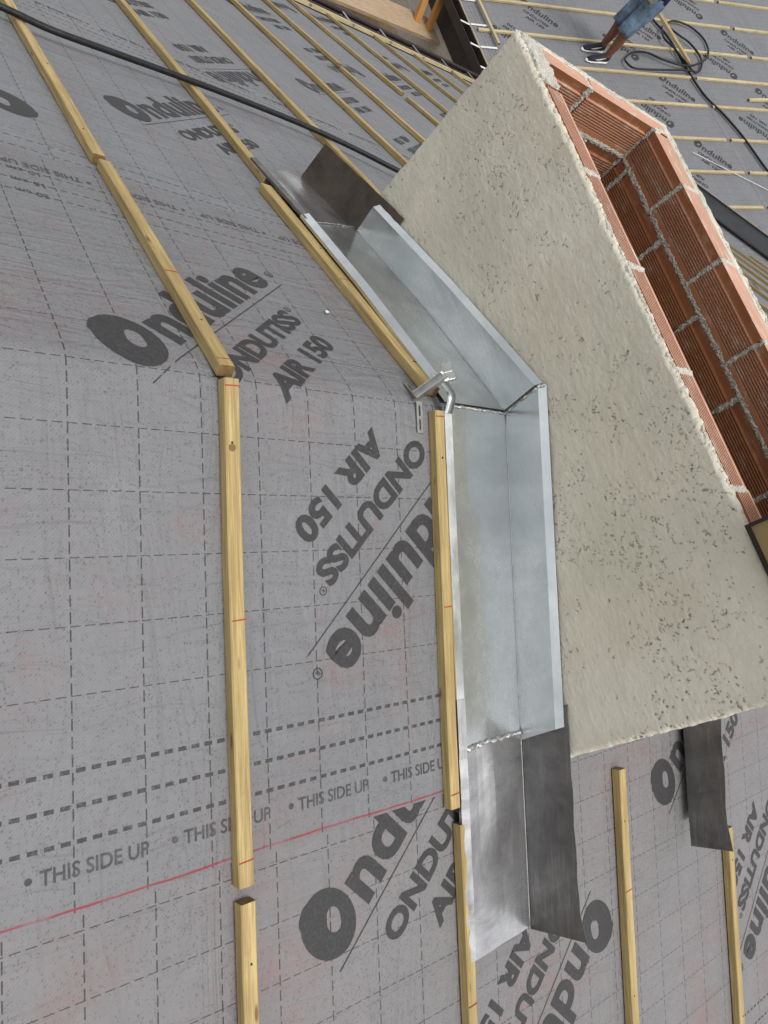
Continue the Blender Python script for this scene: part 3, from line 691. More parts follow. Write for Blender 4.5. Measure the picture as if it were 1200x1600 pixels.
for i, (p, q) in enumerate(joints):
    if abs(p[0]-LX1) < 1e-6 and abs(q[0]-LX1) < 1e-6: nr = (1, 0, 0) if abs(p[1]-BY0) > .01 or abs(q[1]-BY0) > .01 else (1, -1, 0)
    else: nr = (0, -1, 0)
    ribbon(p, q, nr, .018 if p[2] == q[2] else .015, M['mortar2'], 'mortar_joint', 30+i)
# solid mortar core between and behind the bricks
core = MB(); ZB, ZT = -.42, CZ-.014
core.box((LX1-.013, BY0+.013, ZB), (RX0-LX1+.026, 0, 0), (0, BY1-BY0-.015, 0), (0, 0, ZT-ZB))
core.box((LX0+.002, FY0+.002, ZB), (LX1-LX0-.015, 0, 0), (0, BY1-FY0-.004, 0), (0, 0, ZT-ZB))
core.box((RX0+.009, FY0+.002, ZB), (RX1-RX0-.011, 0, 0), (0, BY1-FY0-.004, 0), (0, 0, ZT-ZB))
core.box((LX1+.001, FY0+.002, ZB), (RX0-LX1-.002, 0, 0), (0, BT-.011, 0), (0, 0, ZT-ZB))
core.build('mortar_core', M['mortar'], ch)
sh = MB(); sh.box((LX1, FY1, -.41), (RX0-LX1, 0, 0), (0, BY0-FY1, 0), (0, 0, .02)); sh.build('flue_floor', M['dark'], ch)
# crumbly mortar along the top edges, over the front wall joints and the left end
runs = [((CX0+.010, CY0+.012, CZ-.003), (CX1, CY0+.010, CZ-.003)), ((CX0+.008, CY0+.01, CZ-.002), (CX0+.010, CY1-.005, CZ-.002)), ((CX0, CY1-.010, CZ-.002), (CX1, CY1-.012, CZ-.002))]
for i, (p, q) in enumerate(runs): ribbon(p, q, (0, 0, 1), .0115, M['mortar'], 'mortar_edge', 5+i, .003, .0018, .0018, .010)
tj = [((x, FY0, CZ-.003), (x, FY1, CZ-.003)) for x in (-.376, -.121, .134, .389, .644)]+[((LX0, 1.363, CZ-.003), (LX1, 1.363, CZ-.003)), ((LX1+.004, BY0, CZ-.003), (LX1-.02, BY1, CZ-.003))]+[((x, BY0, CZ-.003), (x, BY1, CZ-.003)) for x in (-.536, -.284, -.032, .22, .472)]
for i, (p, q) in enumerate(tj): ribbon(p, q, (0, 0, 1), .019, M['mortar'], 'mortar_joint', 160+i)
rough_box('mortar_smear', CX0+.012, -.640, CY0+.010, FY1+.002, CZ-.012, CZ+.003, M['mortar'], .004, .008, 8)

# ------------------------------------------------------------------ flashing around the chimney
fl = empty('chimney_flashing', (0, 1.0, 0)); tag(fl, 'galvanised sheet flashing tray with lead ends, welded over the ridge along the chimney', 'flashing')
YL, YF, YU = .882, 1.090, 1.080                        # lip, fold, upstand face
def slab(name, rows, mat, th=.0012, nrm=None, smooth=False):
    mb = MB(); mb.sheet(rows, [(nrm*th) for _ in rows]); return mb.build(name, mat, fl)
def subrows(f, s0, s1, n, ya, yb, h, seed, amp=.0):
    r = random.Random(seed); rows = []
    for i in range(n+1):
        s = s0+(s1-s0)*i/n; q = lambda a: a(s) if callable(a) else a
        rows.append((f(s, q(ya), q(h)+r.uniform(-amp, amp)), f(s, q(yb), q(h)+r.uniform(-amp, amp))))
    return rows
def gridsheet(name, f, s0, s1, ya, yb, h, mat, ns=24, ny=10, amp=.0, seed=1, th=.0012, sm=True, endcut=0.):
    """a slightly buckled sheet on a slope, s along the slope, y across; endcut skews the far end."""
    V = []; q = lambda a, s: a(s) if callable(a) else a
    for side in (0, 1):
        for i in range(ns+1):
            for j in range(ny+1):
                tt = j/ny; s = s0+(s1+endcut*tt-s0)*i/ns; y = q(ya, s)+(q(yb, s)-q(ya, s))*tt
                w = amp*float(vnoise(np.array([s*7.+seed]), np.array([y*16.+seed]), seed)[0])*2*math.sin(math.pi*min(1, max(0, tt)))**.5 if amp else 0
                V.append(f(s, y, q(h, s)+w-th*side))
    k = (ns+1)*(ny+1); n1 = ny+1; F_ = []
    for i in range(ns):
        for j in range(ny):
            a = (i*n1+j, (i+1)*n1+j, (i+1)*n1+j+1, i*n1+j+1); F_ += [a, tuple(x+k for x in a[::-1])]
    ring = [i*n1 for i in range(ns+1)]+[ns*n1+j for j in range(1, n1)]+[i*n1+ny for i in range(ns-1, -1, -1)]+[j for j in range(ny-1, 0, -1)]
    for a, c in zip(ring, ring[1:]+ring[:1]): F_.append((a, a+k, c+k, c))
    o = part(name, V, F_, mat, fl, False)
    bm = bmesh.new(); bm.from_mesh(o.data); bmesh.ops.recalc_face_normals(bm, faces=bm.faces); bm.to_mesh(o.data); bm.free()
    return o
hR = lambda s: .0115; hL = lambda s: .012+.020*min(1, s/.4)
lipR = lambda s: .030; lipL = lambda s: .034+.012*min(1, s/.4)
gridsheet('tray_floor', RP, .000, .733, YL+.014, YF, hR, M['galv'], 24, 10, .0015, 3)
gridsheet('tray_floor', LP, .000, .745, YL+.014, YF, hL, M['galv'], 24, 10, .0012, 4, endcut=.075)
def lip(f, nrm, s0, s1, hf, hl, mat, w=.019, name='tray_lip', dy=0, ns=14, wob=0., seed=0, tl=.003):
    """outer rim: floor edge turned up and folded flat outward"""
    r = random.Random(seed); rows = [lin(s0, s1, ns)]; V = []; F_ = []
    for s in rows[0]:
        j = r.uniform(-wob, wob)
        prof = [(YL+.0142+dy, hf(s)+.0004), (YL+.0120+dy, hl(s)+j), (YL-w+.0120+dy, hl(s)-tl+j), (YL-w+.0125+dy, hl(s)-tl-.008+j), (YL-w+.0138+dy, hl(s)-tl-.008+j), (YL-w+.0132+dy, hl(s)-tl-.0015+j), (YL+.0106+dy, hl(s)-.0015+j), (YL+.0128+dy, hf(s)+.0004)]
        V += [f(s, a, b) for a, b in prof]
    k = 8
    for i in range(len(rows[0])-1):
        for j in range(k): F_.append((i*k+j, i*k+(j+1) % k, i*k+k+(j+1) % k, i*k+k+j))
    F_ += [tuple(range(k)), tuple((len(rows[0])-1)*k+k-1-j for j in range(k))]
    o = part(name, V, F_, mat, fl); bm = bmesh.new(); bm.from_mesh(o.data); bmesh.ops.recalc_face_normals(bm, faces=bm.faces); bm.to_mesh(o.data); bm.free(); return o
lip(RP, NR, .004, .640, hR, lipR, M['galv']); lip(LP, NL, .045, .760, hL, lambda s: lipL(s)+.006, M['galv'], .021, tl=.010)
def upstand(f, s0, s1, hf, ht, mat, name, yb=YF, yt=YU, rimw=.016, rimh=.014, ns=20, yw=CY0-.006, skew=0., wob=0., seed=2, rim=True, th=.0012):
    """vertical sheet against the chimney with a splayed rim; heights are vertical above the slope"""
    r = random.Random(seed); V = []; F_ = []
    ss = lin(s0, s1, ns)
    for i, s in enumerate(ss):
        b = f(s, yb, hf(s)); j = r.uniform(-wob, wob); jy = r.uniform(-wob, wob)
        T = ht(s) if callable(ht) else ht
        x, z = b.x, b.z
        prof = [(x, yb, z), (x, yt+jy, z+T+j)]
        if rim: prof += [(x, yw-.012, z+T+.003), (x, yw, z+T+rimh)]
        if rim: prof = [(x, yb, z), (x, yt, z+T), (x, yw, z+T+rimh)]
        back = [(a, b_+th, c-.0004) for a, b_, c in prof[::-1]]
        V += prof+back
    k = len(V)//len(ss)
    if skew:
        n2 = k//2
        for q in range(k): V[(len(ss)-1)*k+q] = (V[(len(ss)-1)*k+q][0]+skew*(1 if q in (n2-1, n2) else 0), *V[(len(ss)-1)*k+q][1:])
    for i in range(len(ss)-1):
        for j in range(k): F_.append((i*k+j, i*k+(j+1) % k, i*k+k+(j+1) % k, i*k+k+j))
    F_ += [tuple(range(k)), tuple((len(ss)-1)*k+k-1-j for j in range(k))]
    o = part(name, V, F_, mat, fl); bm = bmesh.new(); bm.from_mesh(o.data); bmesh.ops.recalc_face_normals(bm, faces=bm.faces); bm.to_mesh(o.data); bm.free(); return o
upstand(RP, 0, .745, hR, .112, M['galv'], 'tray_upstand'); upstand(LP, 0, .800, hL, lambda s: .105-.010*min(1, s/.4), M['galv'], 'tray_upstand')
# lead aprons
le = gridsheet('lead_apron', RP, .722, 1.165, YL+.012, YF+.002, lambda s: .0120, M['lead'], 26, 12, .003, 8, endcut=-.012)
le['label'] = 'bright scuffed lead floor at the lower end'
lip(RP, NR, .622, 1.150, hR, lambda s: .0315, M['lead'], .021, 'lead_lip', 0, 26, .0008, 5)
upstand(RP, .70, 1.160, hR, lambda s: .136+.014*(s-.7), M['lead_dull'], 'lead_upstand', YF+.0015, CY0-.005, ns=18, skew=.035, wob=.0012, rim=False)
le = gridsheet('lead_apron', LP, .735, 1.13, YL+.012, YF+.002, lambda s: .026-.030*max(0, s-.75), M['lead'], 26, 12, .006, 9, endcut=.07)
le['label'] = 'dark crumpled lead floor at the upper left end'
lip(LP, NL, .735, 1.125, lambda s: .026-.030*max(0, s-.75), lambda s: .0475-.030*max(0, s-.75), M['lead_dull'], .019, 'lead_lip', 0, 20, .0008, 6)
upstand(LP, .69, 1.185, lambda s: .026-.030*max(0, s-.75), .138, M['lead_brown'], 'lead_upstand', YF+.0015, CY0-.006, ns=18, wob=.0010, rim=False)
# thin bright tube added as highlight line on the worn fold, then weld seams
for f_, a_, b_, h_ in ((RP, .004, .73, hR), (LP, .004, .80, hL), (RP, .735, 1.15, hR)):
    mb = MB(); mb.tube([f_(a_+(b_-a_)*i/20, YF-.0006, h_(a_+(b_-a_)*i/20)+.0008) for i in range(21)], .0011, 6); mb.build('worn_fold_highlight', M['zinc'], fl, True)
def bead(pts, r, seed, name='weld_seam'):
    mb = MB(); rr = random.Random(seed); P = crom(pts, 18); 
    Pj = [p+Vector((rr.uniform(-1, 1), rr.uniform(-1, 1), 0))*r*.5 for p in P]
    mb.tube(Pj, [r*rr.uniform(.55, 1.2) for _ in Pj], 7); return mb.build(name, M['weld'], fl, True)
bead([RP(.733, YL+.016, .013), RP(.728, .99, .0132), RP(.728, YF-.002, .013)], .0052, 1)
rz = lambda y: RP(.001, y, .0125)+Vector((0, 0, .001))
bead([rz(YL+.02), rz(.99), rz(YF-.002)], .0034, 2)
b0, b1 = RP(0, YF, .012), RP(0, YF, .012)+Vector((0, YU-YF, .112)); bead([b0, (b0+b1)/2-Vector((0, .001, 0)), b1], .0026, 3); bead([b1, b1+Vector((0, .006, .014))], .004, 4)
bead([LP(.748, YL+.02, .034), LP(.79, 1.0, .034), LP(.815, YF-.003, .034)], .0022, 5)

# the same on the far side of the chimney: only its lower end shows
fr = empty('rear_flashing', (0, 1.9, 0)); tag(fr, 'dark lead strip of the rear flashing sticking out behind the chimney', 'flashing')
mb = MB(); rows = []
for i in range(13):
    s = .60+(1.165-.60)*i/12; b = RP(s, 1.785, .022); T = .118; w = .004*math.sin(i*1.7)
    rows.append((b+Vector((0, w*.3, 0)), b+Vector((.028*(i == 12), -.002+w, T))))
mb.sheet(rows, [Vector((0, -.0016, 0))]*13); mb.build('lead_upstand', M['lead_dull'], fr)
mb = MB(); mb.sheet([(RP(.60+.5*i/8, 1.785, .022), RP(.60+.5*i/8, 1.875, .024)) for i in range(9)], [NR*.0014]*9); mb.build('lead_apron', M['lead_dull'], fr)
mb = MB(); mb.box(RP(.60, 1.8765, .0075), evR*.5, EY*.0014, NR*.022); mb.build('lead_lip', M['lead_dull'], fr)

# ------------------------------------------------------------------ ridge bracket
br = empty('ridge_bracket', (0, .83, .01)); tag(br, 'slotted zinc ridge batten bracket clamped over the ridge beside the tray', 'bracket')
def strap(f, s0, s1, y0, w, h, nrm, name):
    mb = MB(); t_ = .0016
    A = lambda s, y: f(s, y, h)
    ds = f(s1, y0, h)-f(s0, y0, h); L_ = ds.length
    mb.box(A(s0, y0), ds, EY*w*.34, nrm*t_); mb.box(A(s0, y0+w*.66), ds, EY*w*.34, nrm*t_)
    for a, b in ((0, .12), (.46, .56), (.90, 1)): mb.box(A(s0+(s1-s0)*a, y0+w*.335), ds*(b-a), EY*w*.33, nrm*(t_-.0002))
    return mb.build(name, M['zinc'], br)
strap(RP, .000, .066, .812, .016, .0075, NR, 'strap_leg'); strap(LP, .004, .055, .814, .016, .0080, NL, 'strap_leg')
A0 = Vector((-.004, .812, .012)); A1 = Vector((-.024, .852, .074)); ax = (A1-A0).normalized(); sx = Vector((.92, .12, .22)); sx = (sx-ax*sx.dot(ax)).normalized(); nz_ = sx.cross(ax)
mb = MB(); L_ = (A1-A0).length
mb.box(A0-sx*.009, ax*L_, sx*.018, nz_*.0016)
mb.box(A0-sx*.009+nz_*.0016, ax*L_, sx*.0016, nz_*.012); mb.box(A0+sx*.0074+nz_*.0016, ax*L_, sx*.0016, nz_*.012)
mb.build('channel_stem', M['zinc'], br)
hb = MB(); H0 = A1+Vector((.0, .004, .0)); hx = Vector((1, .1, 0)).normalized(); hy = Vector((-.1, 1, .55)).normalized(); hn = hx.cross(hy).normalized()
hb.box(H0-hx*.012-hy*.012, hx*.024, hy*.026, hn*.0016)
for d in (-.010, .0075): hb.box(H0+hx*d-hy*.010+hn*.0016, hx*.0025, hy*.022, hn*.0018)
hb.build('head_plate', M['zinc'], br)
for sg in (-1, 1):
    wb = MB(); wb.box(H0+hx*(.0125*sg)-hy*.010, hx*(.010*sg)+hn*.014, hy*.022, hx*(.0014*sg)); wb.build('wing', M['zinc'], br)
cp = MB(); pth = crom([LP(.055, 0, .044), LP(.022, 0, .047), Vector((0, 0, .046)), RP(.012, 0, .036), RP(.022, 0, .0305)], 5)
cp.sheet([(p+EY*.8735+Vector((0, 0, -.003)), p+EY*.8945) for p in pth], [Vector((0, 0, .0014))]*len(pth)); cpo = cp.build('tray_lip', M['galv'], fl, True)

# ------------------------------------------------------------------ hose, cable, scraps, cap frame
hp = [(1.66, .02), (1.647, .284), (1.615, .414), (1.640, .601), (1.672, .817), (1.695, 1.041), (1.700, 1.333), (1.655, 1.565), (1.585, 1.75), (1.5, 2.1), (1.45, 2.6)]
hh = [.041]*11
mb = MB(); mb.tube(crom([LP(a, b, h) for (a, b), h in zip(hp, hh)], 10), .0100, 14); ho = mb.build('hose', M['rubber'], None, True); tag(ho, 'thick black rubber hose lying across the left slope battens', 'hose')
cab = [(-8.9, 9.7), (-8.315, 9.803), (-7.932, 9.902), (-7.38, 9.916), (-6.824, 9.974), (-6.47, 10.125), (-6.06, 10.243), (-5.425, 10.343), (-4.9, 10.5)]
mb = MB(); mb.tube(crom([FP(x, y, .035) for x, y in cab], 8), .0155, 8); o = mb.build('cable', M['rubber'], None, True); tag(o, 'straight black cable running down the far roof to the right edge', 'cable')
lp = [(-8.15, 9.859), (-7.875, 9.766), (-7.691, 9.844), (-7.38, 9.93), (-7.251, 10.019), (-7.371, 10.188), (-7.614, 10.285), (-7.866, 10.204), (-7.98, 10.068), (-8.163, 9.954), (-8.295, 10.127), (-8.251, 10.389), (-8.042, 10.54), (-7.771, 10.51), (-7.527, 10.321), (-7.365, 10.019), (-7.341, 9.789), (-7.429, 9.561), (-7.569, 9.359), (-7.57, 9.15), (-7.436, 8.958), (-7.308, 8.913), (-7.187, 9.034), (-7.235, 9.739), (-7.251, 10.0)]
mb = MB(); mb.tube(crom([FP(x, y, .055+.02*math.sin(i*.9)) for i, (x, y) in enumerate(lp)], 6), .0135, 8); o = mb.build('cable', M['rubber'], None, True); tag(o, 'coiled loops of black cable lying right of the worker', 'cable')
def scrap(P, n, s, seed, lab):
    r = random.Random(seed); u = n.cross(EY).normalized(); w = n.cross(u); k = 9
    top = [P+n*(.004+r.uniform(0, .005))+(u*math.cos(a)+w*math.sin(a))*s*r.uniform(.25, 1) for a in (2*math.pi*i/k for i in range(k))]
    V = top+[p-n*.0012 for p in top]; F_ = [tuple(range(k)), tuple(range(2*k-1, k-1, -1))]+[(i, i+k, (i+1) % k+k, (i+1) % k) for i in range(k)]
    tag(mesh('paper_scrap', V, F_, M['scrap']), lab, 'scrap', 'white scraps on the membrane')
scrap(LP(.295, .735, .007), NL, .009, 1, 'white paper scrap above the AIR 150 print, left of tray');
cf = empty('cap_frame', (.62, 1.4, CZ)); tag(cf, 'tan metal cap frame resting on the chimney top at the right edge', 'metal frame')
mb = MB(); z0, z1 = CZ+.006, CZ+.12
for o_, a_, b_ in (((.470, 1.086, z0), (.36, 0, 0), (0, .004, 0)), ((.470, 1.74, z0), (.36, 0, 0), (0, .004, 0)), ((.470, 1.0902, z0), (.004, 0, 0), (0, .6496, 0)), ((.826, 1.0902, z0), (.004, 0, 0), (0, .6496, 0))): mb.box(o_, a_, b_, (0, 0, z1-z0))
mb.build('frame_wall', M['tan_metal'], cf)
mb = MB(); mb.box((.466, 1.081, z0-.003), (.368, 0, 0), (0, .0045, 0), (0, 0, .008)); mb.box((.466, 1.081, z0+.0052), (.006, 0, 0), (0, .0045, 0), (0, 0, z1-z0-.006)); mb.box((.466, 1.081, z1), (.368, 0, 0), (0, .67, 0), (0, 0, .003)); mb.build('dark_edging', M['gutter2'], cf)

# ------------------------------------------------------------------ eaves, gutters, valley, timber in the yard
def eave_pt(y, ds=0, h=0): return LP(eave_s(y)+ds, y, h)
for k, (ds, w, hgt, lab) in enumerate(((-.085, .06, .030, 'pale eave board along the left slope, roof side'), (-.015, .045, .022, 'pale eave board next to the brown gutter'))):
    P0, P1 = eave_pt(2.0, ds, .010), eave_pt(6.7, ds, .010)
    batten(P0, P1, NL, w, hgt, lab, 'eave boards', mats=('pale', 'pine_end'), name='eave_board', cat='board')
gt = empty('brown_gutter', eave_pt(4, .1)); tag(gt, 'dark brown half round gutter along the left slope eave', 'gutter')
V, F_ = [], []; N = 10; ys = lin(1.8, 6.75, 14)
for y in ys:
    c = eave_pt(y, .135, .045)
    for rr_ in (.080, .072):
        for k in range(N+1):
            a = math.pi*k/N+math.pi; V.append(c+Vector((rr_*math.cos(a), 0, rr_*math.sin(a))))
k2 = 2*(N+1)
for i in range(len(ys)-1):
    for j in range(N): F_ += [(i*k2+j, i*k2+j+1, (i+1)*k2+j+1, (i+1)*k2+j), (i*k2+N+1+j, (i+1)*k2+N+1+j, (i+1)*k2+N+2+j, i*k2+N+2+j)]
    F_ += [(i*k2, (i+1)*k2, (i+1)*k2+N+1, i*k2+N+1), (i*k2+N, i*k2+2*N+1, (i+1)*k2+2*N+1, (i+1)*k2+N)]
part('channel', V, F_, M['gutter'], gt, True)
mb = MB(); mb.tube([eave_pt(1.8, .215, .055), eave_pt(6.75, .215, .055)], .026, 8); mb.tube([eave_pt(1.8, .057, .036), eave_pt(6.75, .057, .036)], .008, 6); mb.build('rolled_edge', M['gutter'], gt, True)
for i in range(9):
    y = 2.2+.58*i; mb = MB()
    mb.box(eave_pt(y, -.10, .036), eave_pt(y, .04, .036)-eave_pt(y, -.10, .036), EY*.03, NL*.004)
    mb.box(eave_pt(y, .04, .0365), eave_pt(y, .20, .06)-eave_pt(y, .04, .0365), EY*.03, NL*.004)
    mb.box(eave_pt(y, .205, .01), NL*.055, EY*.03, -evL*.004)
    mb.build('gutter_strap', M['zinc'], gt)
# far eave: black box gutter with white straps, dark fascia and soffit
fg = empty('black_gutter', (-9, FY-.1, FZ)); tag(fg, 'black box gutter with white straps along the far eave', 'gutter')
mb = MB(); X0, X1 = -15., -6.75
for a, b in (((X0, FY-.02, FZ-.13), (0, .012, .125)), ((X0, FY-.17, FZ-.13), (0, .012, .11)), ((X0, FY-.158, FZ-.13), (0, .138, .010))): mb.box(a, (X1-X0, 0, 0), (0, b[1], 0), (0, 0, b[2]))
mb.build('channel', M['gutter2'], fg)
mb = MB(); mb.box((X0, FY-.0195, FZ-.004), (X1-X0, 0, 0), (0, .013, 0), (0, 0, .012)); mb.build('pale_edge', M['pale'], fg)
for i in range(14):
    x = -7.02-.41*i if i < 3 else -7.02-.43*i; mb = MB()
    mb.box((x, FY-.172, FZ-.012), (.030, 0, 0), (0, .17, .012), (0, 0, .004)); mb.box(FP(x, FY+.0, .0125), (.03, 0, 0), EF*.24, NF*.004); mb.build('white_strap', M['white_metal'], fg)
fc = empty('fascia_wall', (-9, FY, FZ-.5)); tag(fc, 'dark fascia and tan sheathing wall under the far eave', 'wall')
mb = MB(); mb.box((X0, FY-.005, FZ-.42), (8.6, 0, 0), (0, .05, 0), (0, 0, .36)); mb.build('fascia', M['gutter2'], fc)
mb = MB(); mb.box((X0, FY+.02, FZ-1.05), (8.6, 0, 0), (0, .04, 0), (0, 0, .62)); mb.build('grey_boarding', M['grey_board'], fc)
mb = MB(); mb.box((X0, FY+.04, FZ-3.6), (8.6, 0, 0), (0, .04, 0), (0, 0, 2.54)); mb.build('tan_boarding', M['board'], fc)
# yard floor and loose timber
yd = mesh('yard_ground', [(-60, -60, -6), (60, -60, -6), (60, 60, -6), (-60, 60, -6)], [(0, 1, 2, 3)], simple('bare_concrete_ground', (.30, .27, .23), .9, 0, .3, 1.5)); tag(yd, kind='structure')
def board(P, e1, L, e2, w, th, lab, mat, name='scaffold_board', cat='board'):
    e1 = Vector(e1).normalized(); e2 = Vector(e2); e2 = (e2-e1*e2.dot(e1)).normalized(); n = e1.cross(e2)
    me = batten_mesh(L, w, th, len(lab)); o = link(name, me, [M[mat], M['pine_end']]); frame(o, e1, e2, Vector(P)); tag(o, lab, cat); return o
board((-7.42, 3.2, -3.0), (-.19, 1, 0), 3.75, (-1, -.19, 0), .46, .04, 'brown stained shuttering board beside the brown gutter', 'board')
board((-8.85, 3.0, -3.62), (-.19, 1, 0), 3.8, (-1, -.19, 0), 2.6, .03, 'wide grey plywood platform below the far eave', 'grey_board', 'plywood_platform', 'platform')
board((-8.29, 6.47, -2.96), (-.6, .02, 1), 1.3, (0, 1, 0), .085, .06, 'orange timber post leaning at the top edge, left one', 'orange_wood', 'timber_post', 'post')
board((-8.25, 6.66, -2.96), (-.6, .10, 1), 1.3, (0, 1, 0), .085, .06, 'orange timber post leaning at the top edge, right one', 'orange_wood', 'timber_post', 'post')
board((-9.3, 5.0, -3.56), (-.6, .7, .05), 2.2, (-1, -.9, .1), .32, .04, 'pale plank lying slanted on the plywood platform', 'grey_board')
# valley sheet
U0 = Vector((-5.033, 9.163)); U1 = Vector((-4.298, 9.749)); ud = (U1-U0)/(U1-U0).x
rows = []
for i in range(9):
    x = -6.4+.5*i; yu = U0.y+ud.y*(x-U0.x); yv = 13.38+x-.15
    rows.append((FP(x, max(yv, yu-.45), .034), FP(x, yu, .026)))
mb = MB(); mb.sheet(rows, [NF*.003]*9); o = mb.build('valley_sheet', M['grey_metal']); tag(o, 'slate grey metal valley sheet where the far roof meets the left slope', 'valley sheet')
for ed, h_, r_, mt_ in ((1, .030, .012, 'gutter2'), (0, .040, .014, 'gutter2'), (1, .046, .006, 'grey_board')):
    mb = MB(); mb.tube([rw[ed]+NF*(h_-.026 if ed else h_-.034) for rw in rows], r_, 6); q_ = mb.build('rolled_edge', M[mt_]); q_.parent = o
mb = MB(); mb.tube([Vector((-5.735,9.251,-1.522)), Vector((-5.107,10.155,-1.181))], .0045, 5); so_ = mb.build('string_line', M['scrap']); tag(so_, 'thin white string line stretched across the far roof', 'string')

# ------------------------------------------------------------------ worker on the far roof
pw = empty('person', FP(-7.42, 8.48, .0)); tag(pw, 'worker in denim shorts, navy shirt and dark trainers standing on the far roof', 'person')
def skin_body(name, J, E_, mat, root, lvl=2):
    me = bpy.data.meshes.new(name); me.from_pydata([Vector(p[:3])-root.location for p in J], E_, []); o = bpy.data.objects.new(name, me); C.objects.link(o); o.parent = root
    md = o.modifiers.new('Skin', 'SKIN'); sk = me.skin_vertices[0].data
    for s_, p in zip(sk, J): s_.radius = (p[3], p[4] if len(p) > 4 else p[3]); s_.use_root = False
    sk[0].use_root = True
    sb = o.modifiers.new('Sub', 'SUBSURF'); sb.levels = sb.render_levels = lvl
    me.materials.append(mat)
    for p in me.polygons: p.use_smooth = True
    md.use_smooth_shade = True
    return o
FA = FP(-7.555, 8.52, .01); FB_ = FP(-7.345, 8.50, .01)          # the two feet, toes towards the eave (-y)
hip = Vector((-7.46, 8.58, FA.z+.93))
def leg(F0, hx_):
    ank = F0+Vector((0, .06, .085)); kn = F0+Vector((.0, -.02, .49)); th = hip+Vector((hx_, -.01, -.08)); return ank, kn, th
aA, kA, tA = leg(FA, -.09); aB, kB, tB = leg(FB_, .09)
ch_ = hip+Vector((0, -.14, .38)); nk = hip+Vector((0, -.24, .56)); hd = hip+Vector((0, -.32, .68))
J = [(*hip, .13, .10), (*(hip+Vector((0, -.06, .18))), .135, .10), (*ch_, .15, .11), (*nk, .055), (*hd, .085, .10), (*(hd+Vector((0, -.04, .10))), .07),
     (*tA, .085), (*kA, .064), (*((aA+kA)/2+Vector((0, .025, .06))), .072), (*aA, .042), (*(FA+Vector((0, .02, .04))), .036),
     (*tB, .085), (*kB, .064), (*((aB+kB)/2+Vector((0, .025, .06))), .072), (*aB, .042), (*(FB_+Vector((0, .02, .04))), .036)]
HA = Vector((-7.40, 8.36, -.93)); shA = ch_+Vector((-.19, -.03, .10)); shB = ch_+Vector((.19, -.03, .10)); elB = shB+Vector((.06, -.02, -.27)); hb_ = Vector((-7.20, 8.05, -.62)); elA = shA+Vector((-.05, -.04, -.27)); ha_ = elA+Vector((.06, -.20, .06))
n0 = len(J); J += [(*shB, .06), (*elB, .043), (*hb_, .030), (*shA, .06), (*elA, .043), (*ha_, .030)]
E_ = [(0, 1), (1, 2), (2, 3), (3, 4), (4, 5), (0, 6), (6, 7), (7, 8), (8, 9), (9, 10), (0, 11), (11, 12), (12, 13), (13, 14), (14, 15), (2, n0), (n0, n0+1), (n0+1, n0+2), (2, n0+3), (n0+3, n0+4), (n0+4, n0+5)]
# hands: palm and five fingers on each wrist
for wi, H0_, dr in ((n0+2, hb_, Vector((.0, -.05, -.05)).normalized()), (n0+5, ha_, Vector((0, -.06, -.08)).normalized())):
    sdv = dr.cross(EX).normalized(); p = len(J); J.append((*(H0_+dr*.05), .030, .016)); E_.append((wi, p))
    for f_, (off, ln) in enumerate(((-.030, .060), (-.010, .072), (.010, .068), (.028, .054))):
        b = len(J); J += [(*(H0_+dr*.095+sdv*off), .009), (*(H0_+dr*(.095+ln*.5)+sdv*off+EX*.018), .0085), (*(H0_+dr*(.095+ln*.75)+sdv*off+EX*.042), .0075)]; E_ += [(p, b), (b, b+1), (b+1, b+2)]
    b = len(J); J += [(*(H0_+dr*.05-sdv*.045+EX*.015), .010), (*(H0_+dr*.085-sdv*.055+EX*.035), .009)]; E_ += [(p, b), (b, b+1)]
skin_body('body', J, E_, M['skin'], pw)
# shorts: two flared legs joined at the waist
def loft(name, rings, mat, root, N=20, caps=True, amp=0., seed=1):
    mb = MB(); r = random.Random(seed); V = []; F_ = []
    for c, rx, ry, tilt in rings:
        c = Vector(c)
        for k in range(N):
            a = 2*math.pi*k/N; w = 1+amp*r.uniform(-1, 1)+amp*math.sin(3*a+len(V)*.01)
            V.append(c+Vector((rx*w*math.cos(a), ry*w*math.sin(a), tilt*ry*math.sin(a))))
    for i in range(len(rings)-1):
        for k in range(N): F_.append((i*N+k, i*N+(k+1) % N, i*N+N+(k+1) % N, i*N+N+k))
    if caps: F_ += [tuple(range(N-1, -1, -1)), tuple((len(rings)-1)*N+k for k in range(N))]
    mb.add(V, F_); return mb.build(name, mat, root, True)
for kn, th, nm_ in ((kA, tA, 'shorts_leg'), (kB, tB, 'shorts_leg')):
    lo = kn+Vector((0, .0, -.055))
    loft(nm_, [(lo, .088, .098, .0), (lo.lerp(th, .12), .092, .102, 0), (lo.lerp(th, .5), .100, .112, 0), (lo.lerp(th, .85), .112, .126, 0), (th+Vector((0, 0, .06)), .115, .128, 0), (hip+Vector(((th.x-hip.x)*.6, 0, .07)), .125, .130, 0)], M['denim'], pw, 24, True, .055, 4)
loft('shirt', [(hip+Vector((0, .0, -.02)), .19, .145, 0), (hip+Vector((0, -.02, .10)), .195, .15, 0), (hip+Vector((0, -.08, .24)), .20, .15, 0), (ch_+Vector((0, 0, .02)), .21, .145, 0), (ch_+Vector((0, -.04, .12)), .19, .12, 0), (nk+Vector((0, .02, -.01)), .07, .07, 0)], M['shirt'], pw, 24, True, .02, 6)
for sh_, el_ in ((shA, elA), (shB, elB)): loft('sleeve', [(sh_+Vector((0, 0, .05)), .06, .07, 0), (sh_.lerp(el_, .2), .078, .078, 0), (sh_.lerp(el_, .75), .070, .070, 0)], M['shirt'], pw, 16, True, .02, 7)
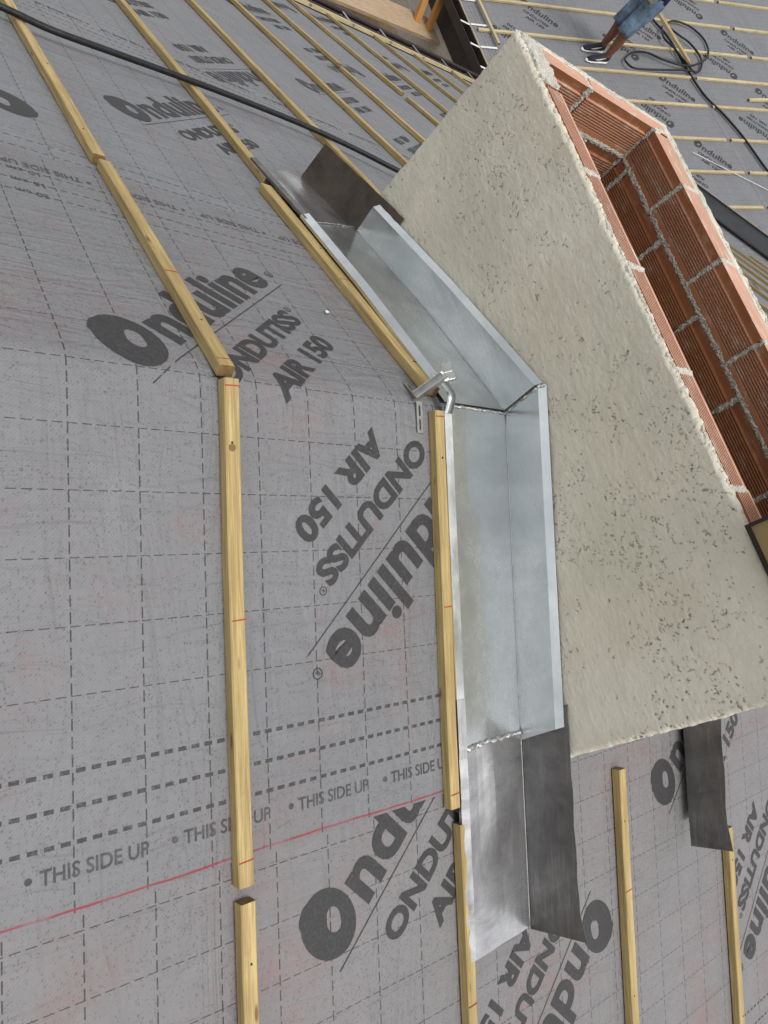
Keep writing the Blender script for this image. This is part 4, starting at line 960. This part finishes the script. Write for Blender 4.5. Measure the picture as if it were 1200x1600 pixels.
loft('hair', [(hd+Vector((0, .03, .02)), .095, .10, 0), (hd+Vector((0, .01, .10)), .096, .108, 0), (hd+Vector((0, -.02, .17)), .07, .08, 0), (hd+Vector((0, -.03, .195)), .02, .02, 0)], M['hair'], pw, 18)
for F0 in (FA, FB_):
    def shoe_ring(d, w, z0, z1): return [(F0.x+w*math.cos(a), F0.y+.09-d, F0.z+z0+(z1-z0)*(.5+.5*math.sin(a))) for a in (2*math.pi*k/16 for k in range(16))]
    def shoe(rings, nm_, mat):
        V = [p for r_ in rings for p in r_]; N = 16; F_ = [(i*N+k, i*N+(k+1) % N, i*N+N+(k+1) % N, i*N+N+k) for i in range(len(rings)-1) for k in range(N)]+[tuple(range(N)), tuple((len(rings)-1)*N+N-1-k for k in range(N))]
        o = part(nm_, V, F_, mat, pw, True); bm = bmesh.new(); bm.from_mesh(o.data); bmesh.ops.recalc_face_normals(bm, faces=bm.faces); bm.to_mesh(o.data); bm.free(); return o
    tl = TF                                       # shoe lies on the slope, toes lower
    zz = lambda d: -tl*(d-.09)
    shoe([shoe_ring(d, w, zz(d)+.014, zz(d)+t_+.010) for d, w, t_ in ((-.02, .036, .095), (.0, .046, .135), (.05, .043, .130), (.10, .044, .105), (.16, .049, .078), (.22, .047, .062), (.265, .030, .042))], 'shoe', M['shoe'])
    shoe([shoe_ring(d, w, zz(d)-.004, zz(d)+.026) for d, w in ((-.035, .028), (-.01, .043), (.06, .045), (.14, .049), (.21, .051), (.265, .036), (.285, .012))], 'sole', M['sole'])
    sw = []                                        # the pale swoosh on the outer side
    for i in range(9):
        t_ = i/8; d = .06+.13*t_; wd = .002+.010*math.sin(math.pi*min(1, t_*1.0))**1.5*(1-t_*.4); zc = zz(d)+.062+.030*(1-t_)**2-.004*t_
        sw.append(((F0.x+.0495-.002*abs(t_-.7), F0.y+.09-d, F0.z+zc-wd), (F0.x+.0485, F0.y+.09-d, F0.z+zc+wd)))
    mb = MB(); mb.sheet([(Vector(a), Vector(b)) for a, b in sw], [EX*.004]*9); mb.build('side_mark', M['sole'], pw)
# lath in the worker's hand, foot on the roof
LB = FP(-7.40, 10.0, .06); LT = Vector((-7.30, 8.345, -.905)); dd = (LT-LB)
o = link('lath', batten_mesh(dd.length+.5, .075, .03, 77), [M['pine'], M['pine_end']]); e1 = dd.normalized(); frame(o, e1, e1.cross(Vector((.3, .2, 1))), LB)
tag(o, 'long pine lath held slanting by the worker, end on the roof', 'lath')
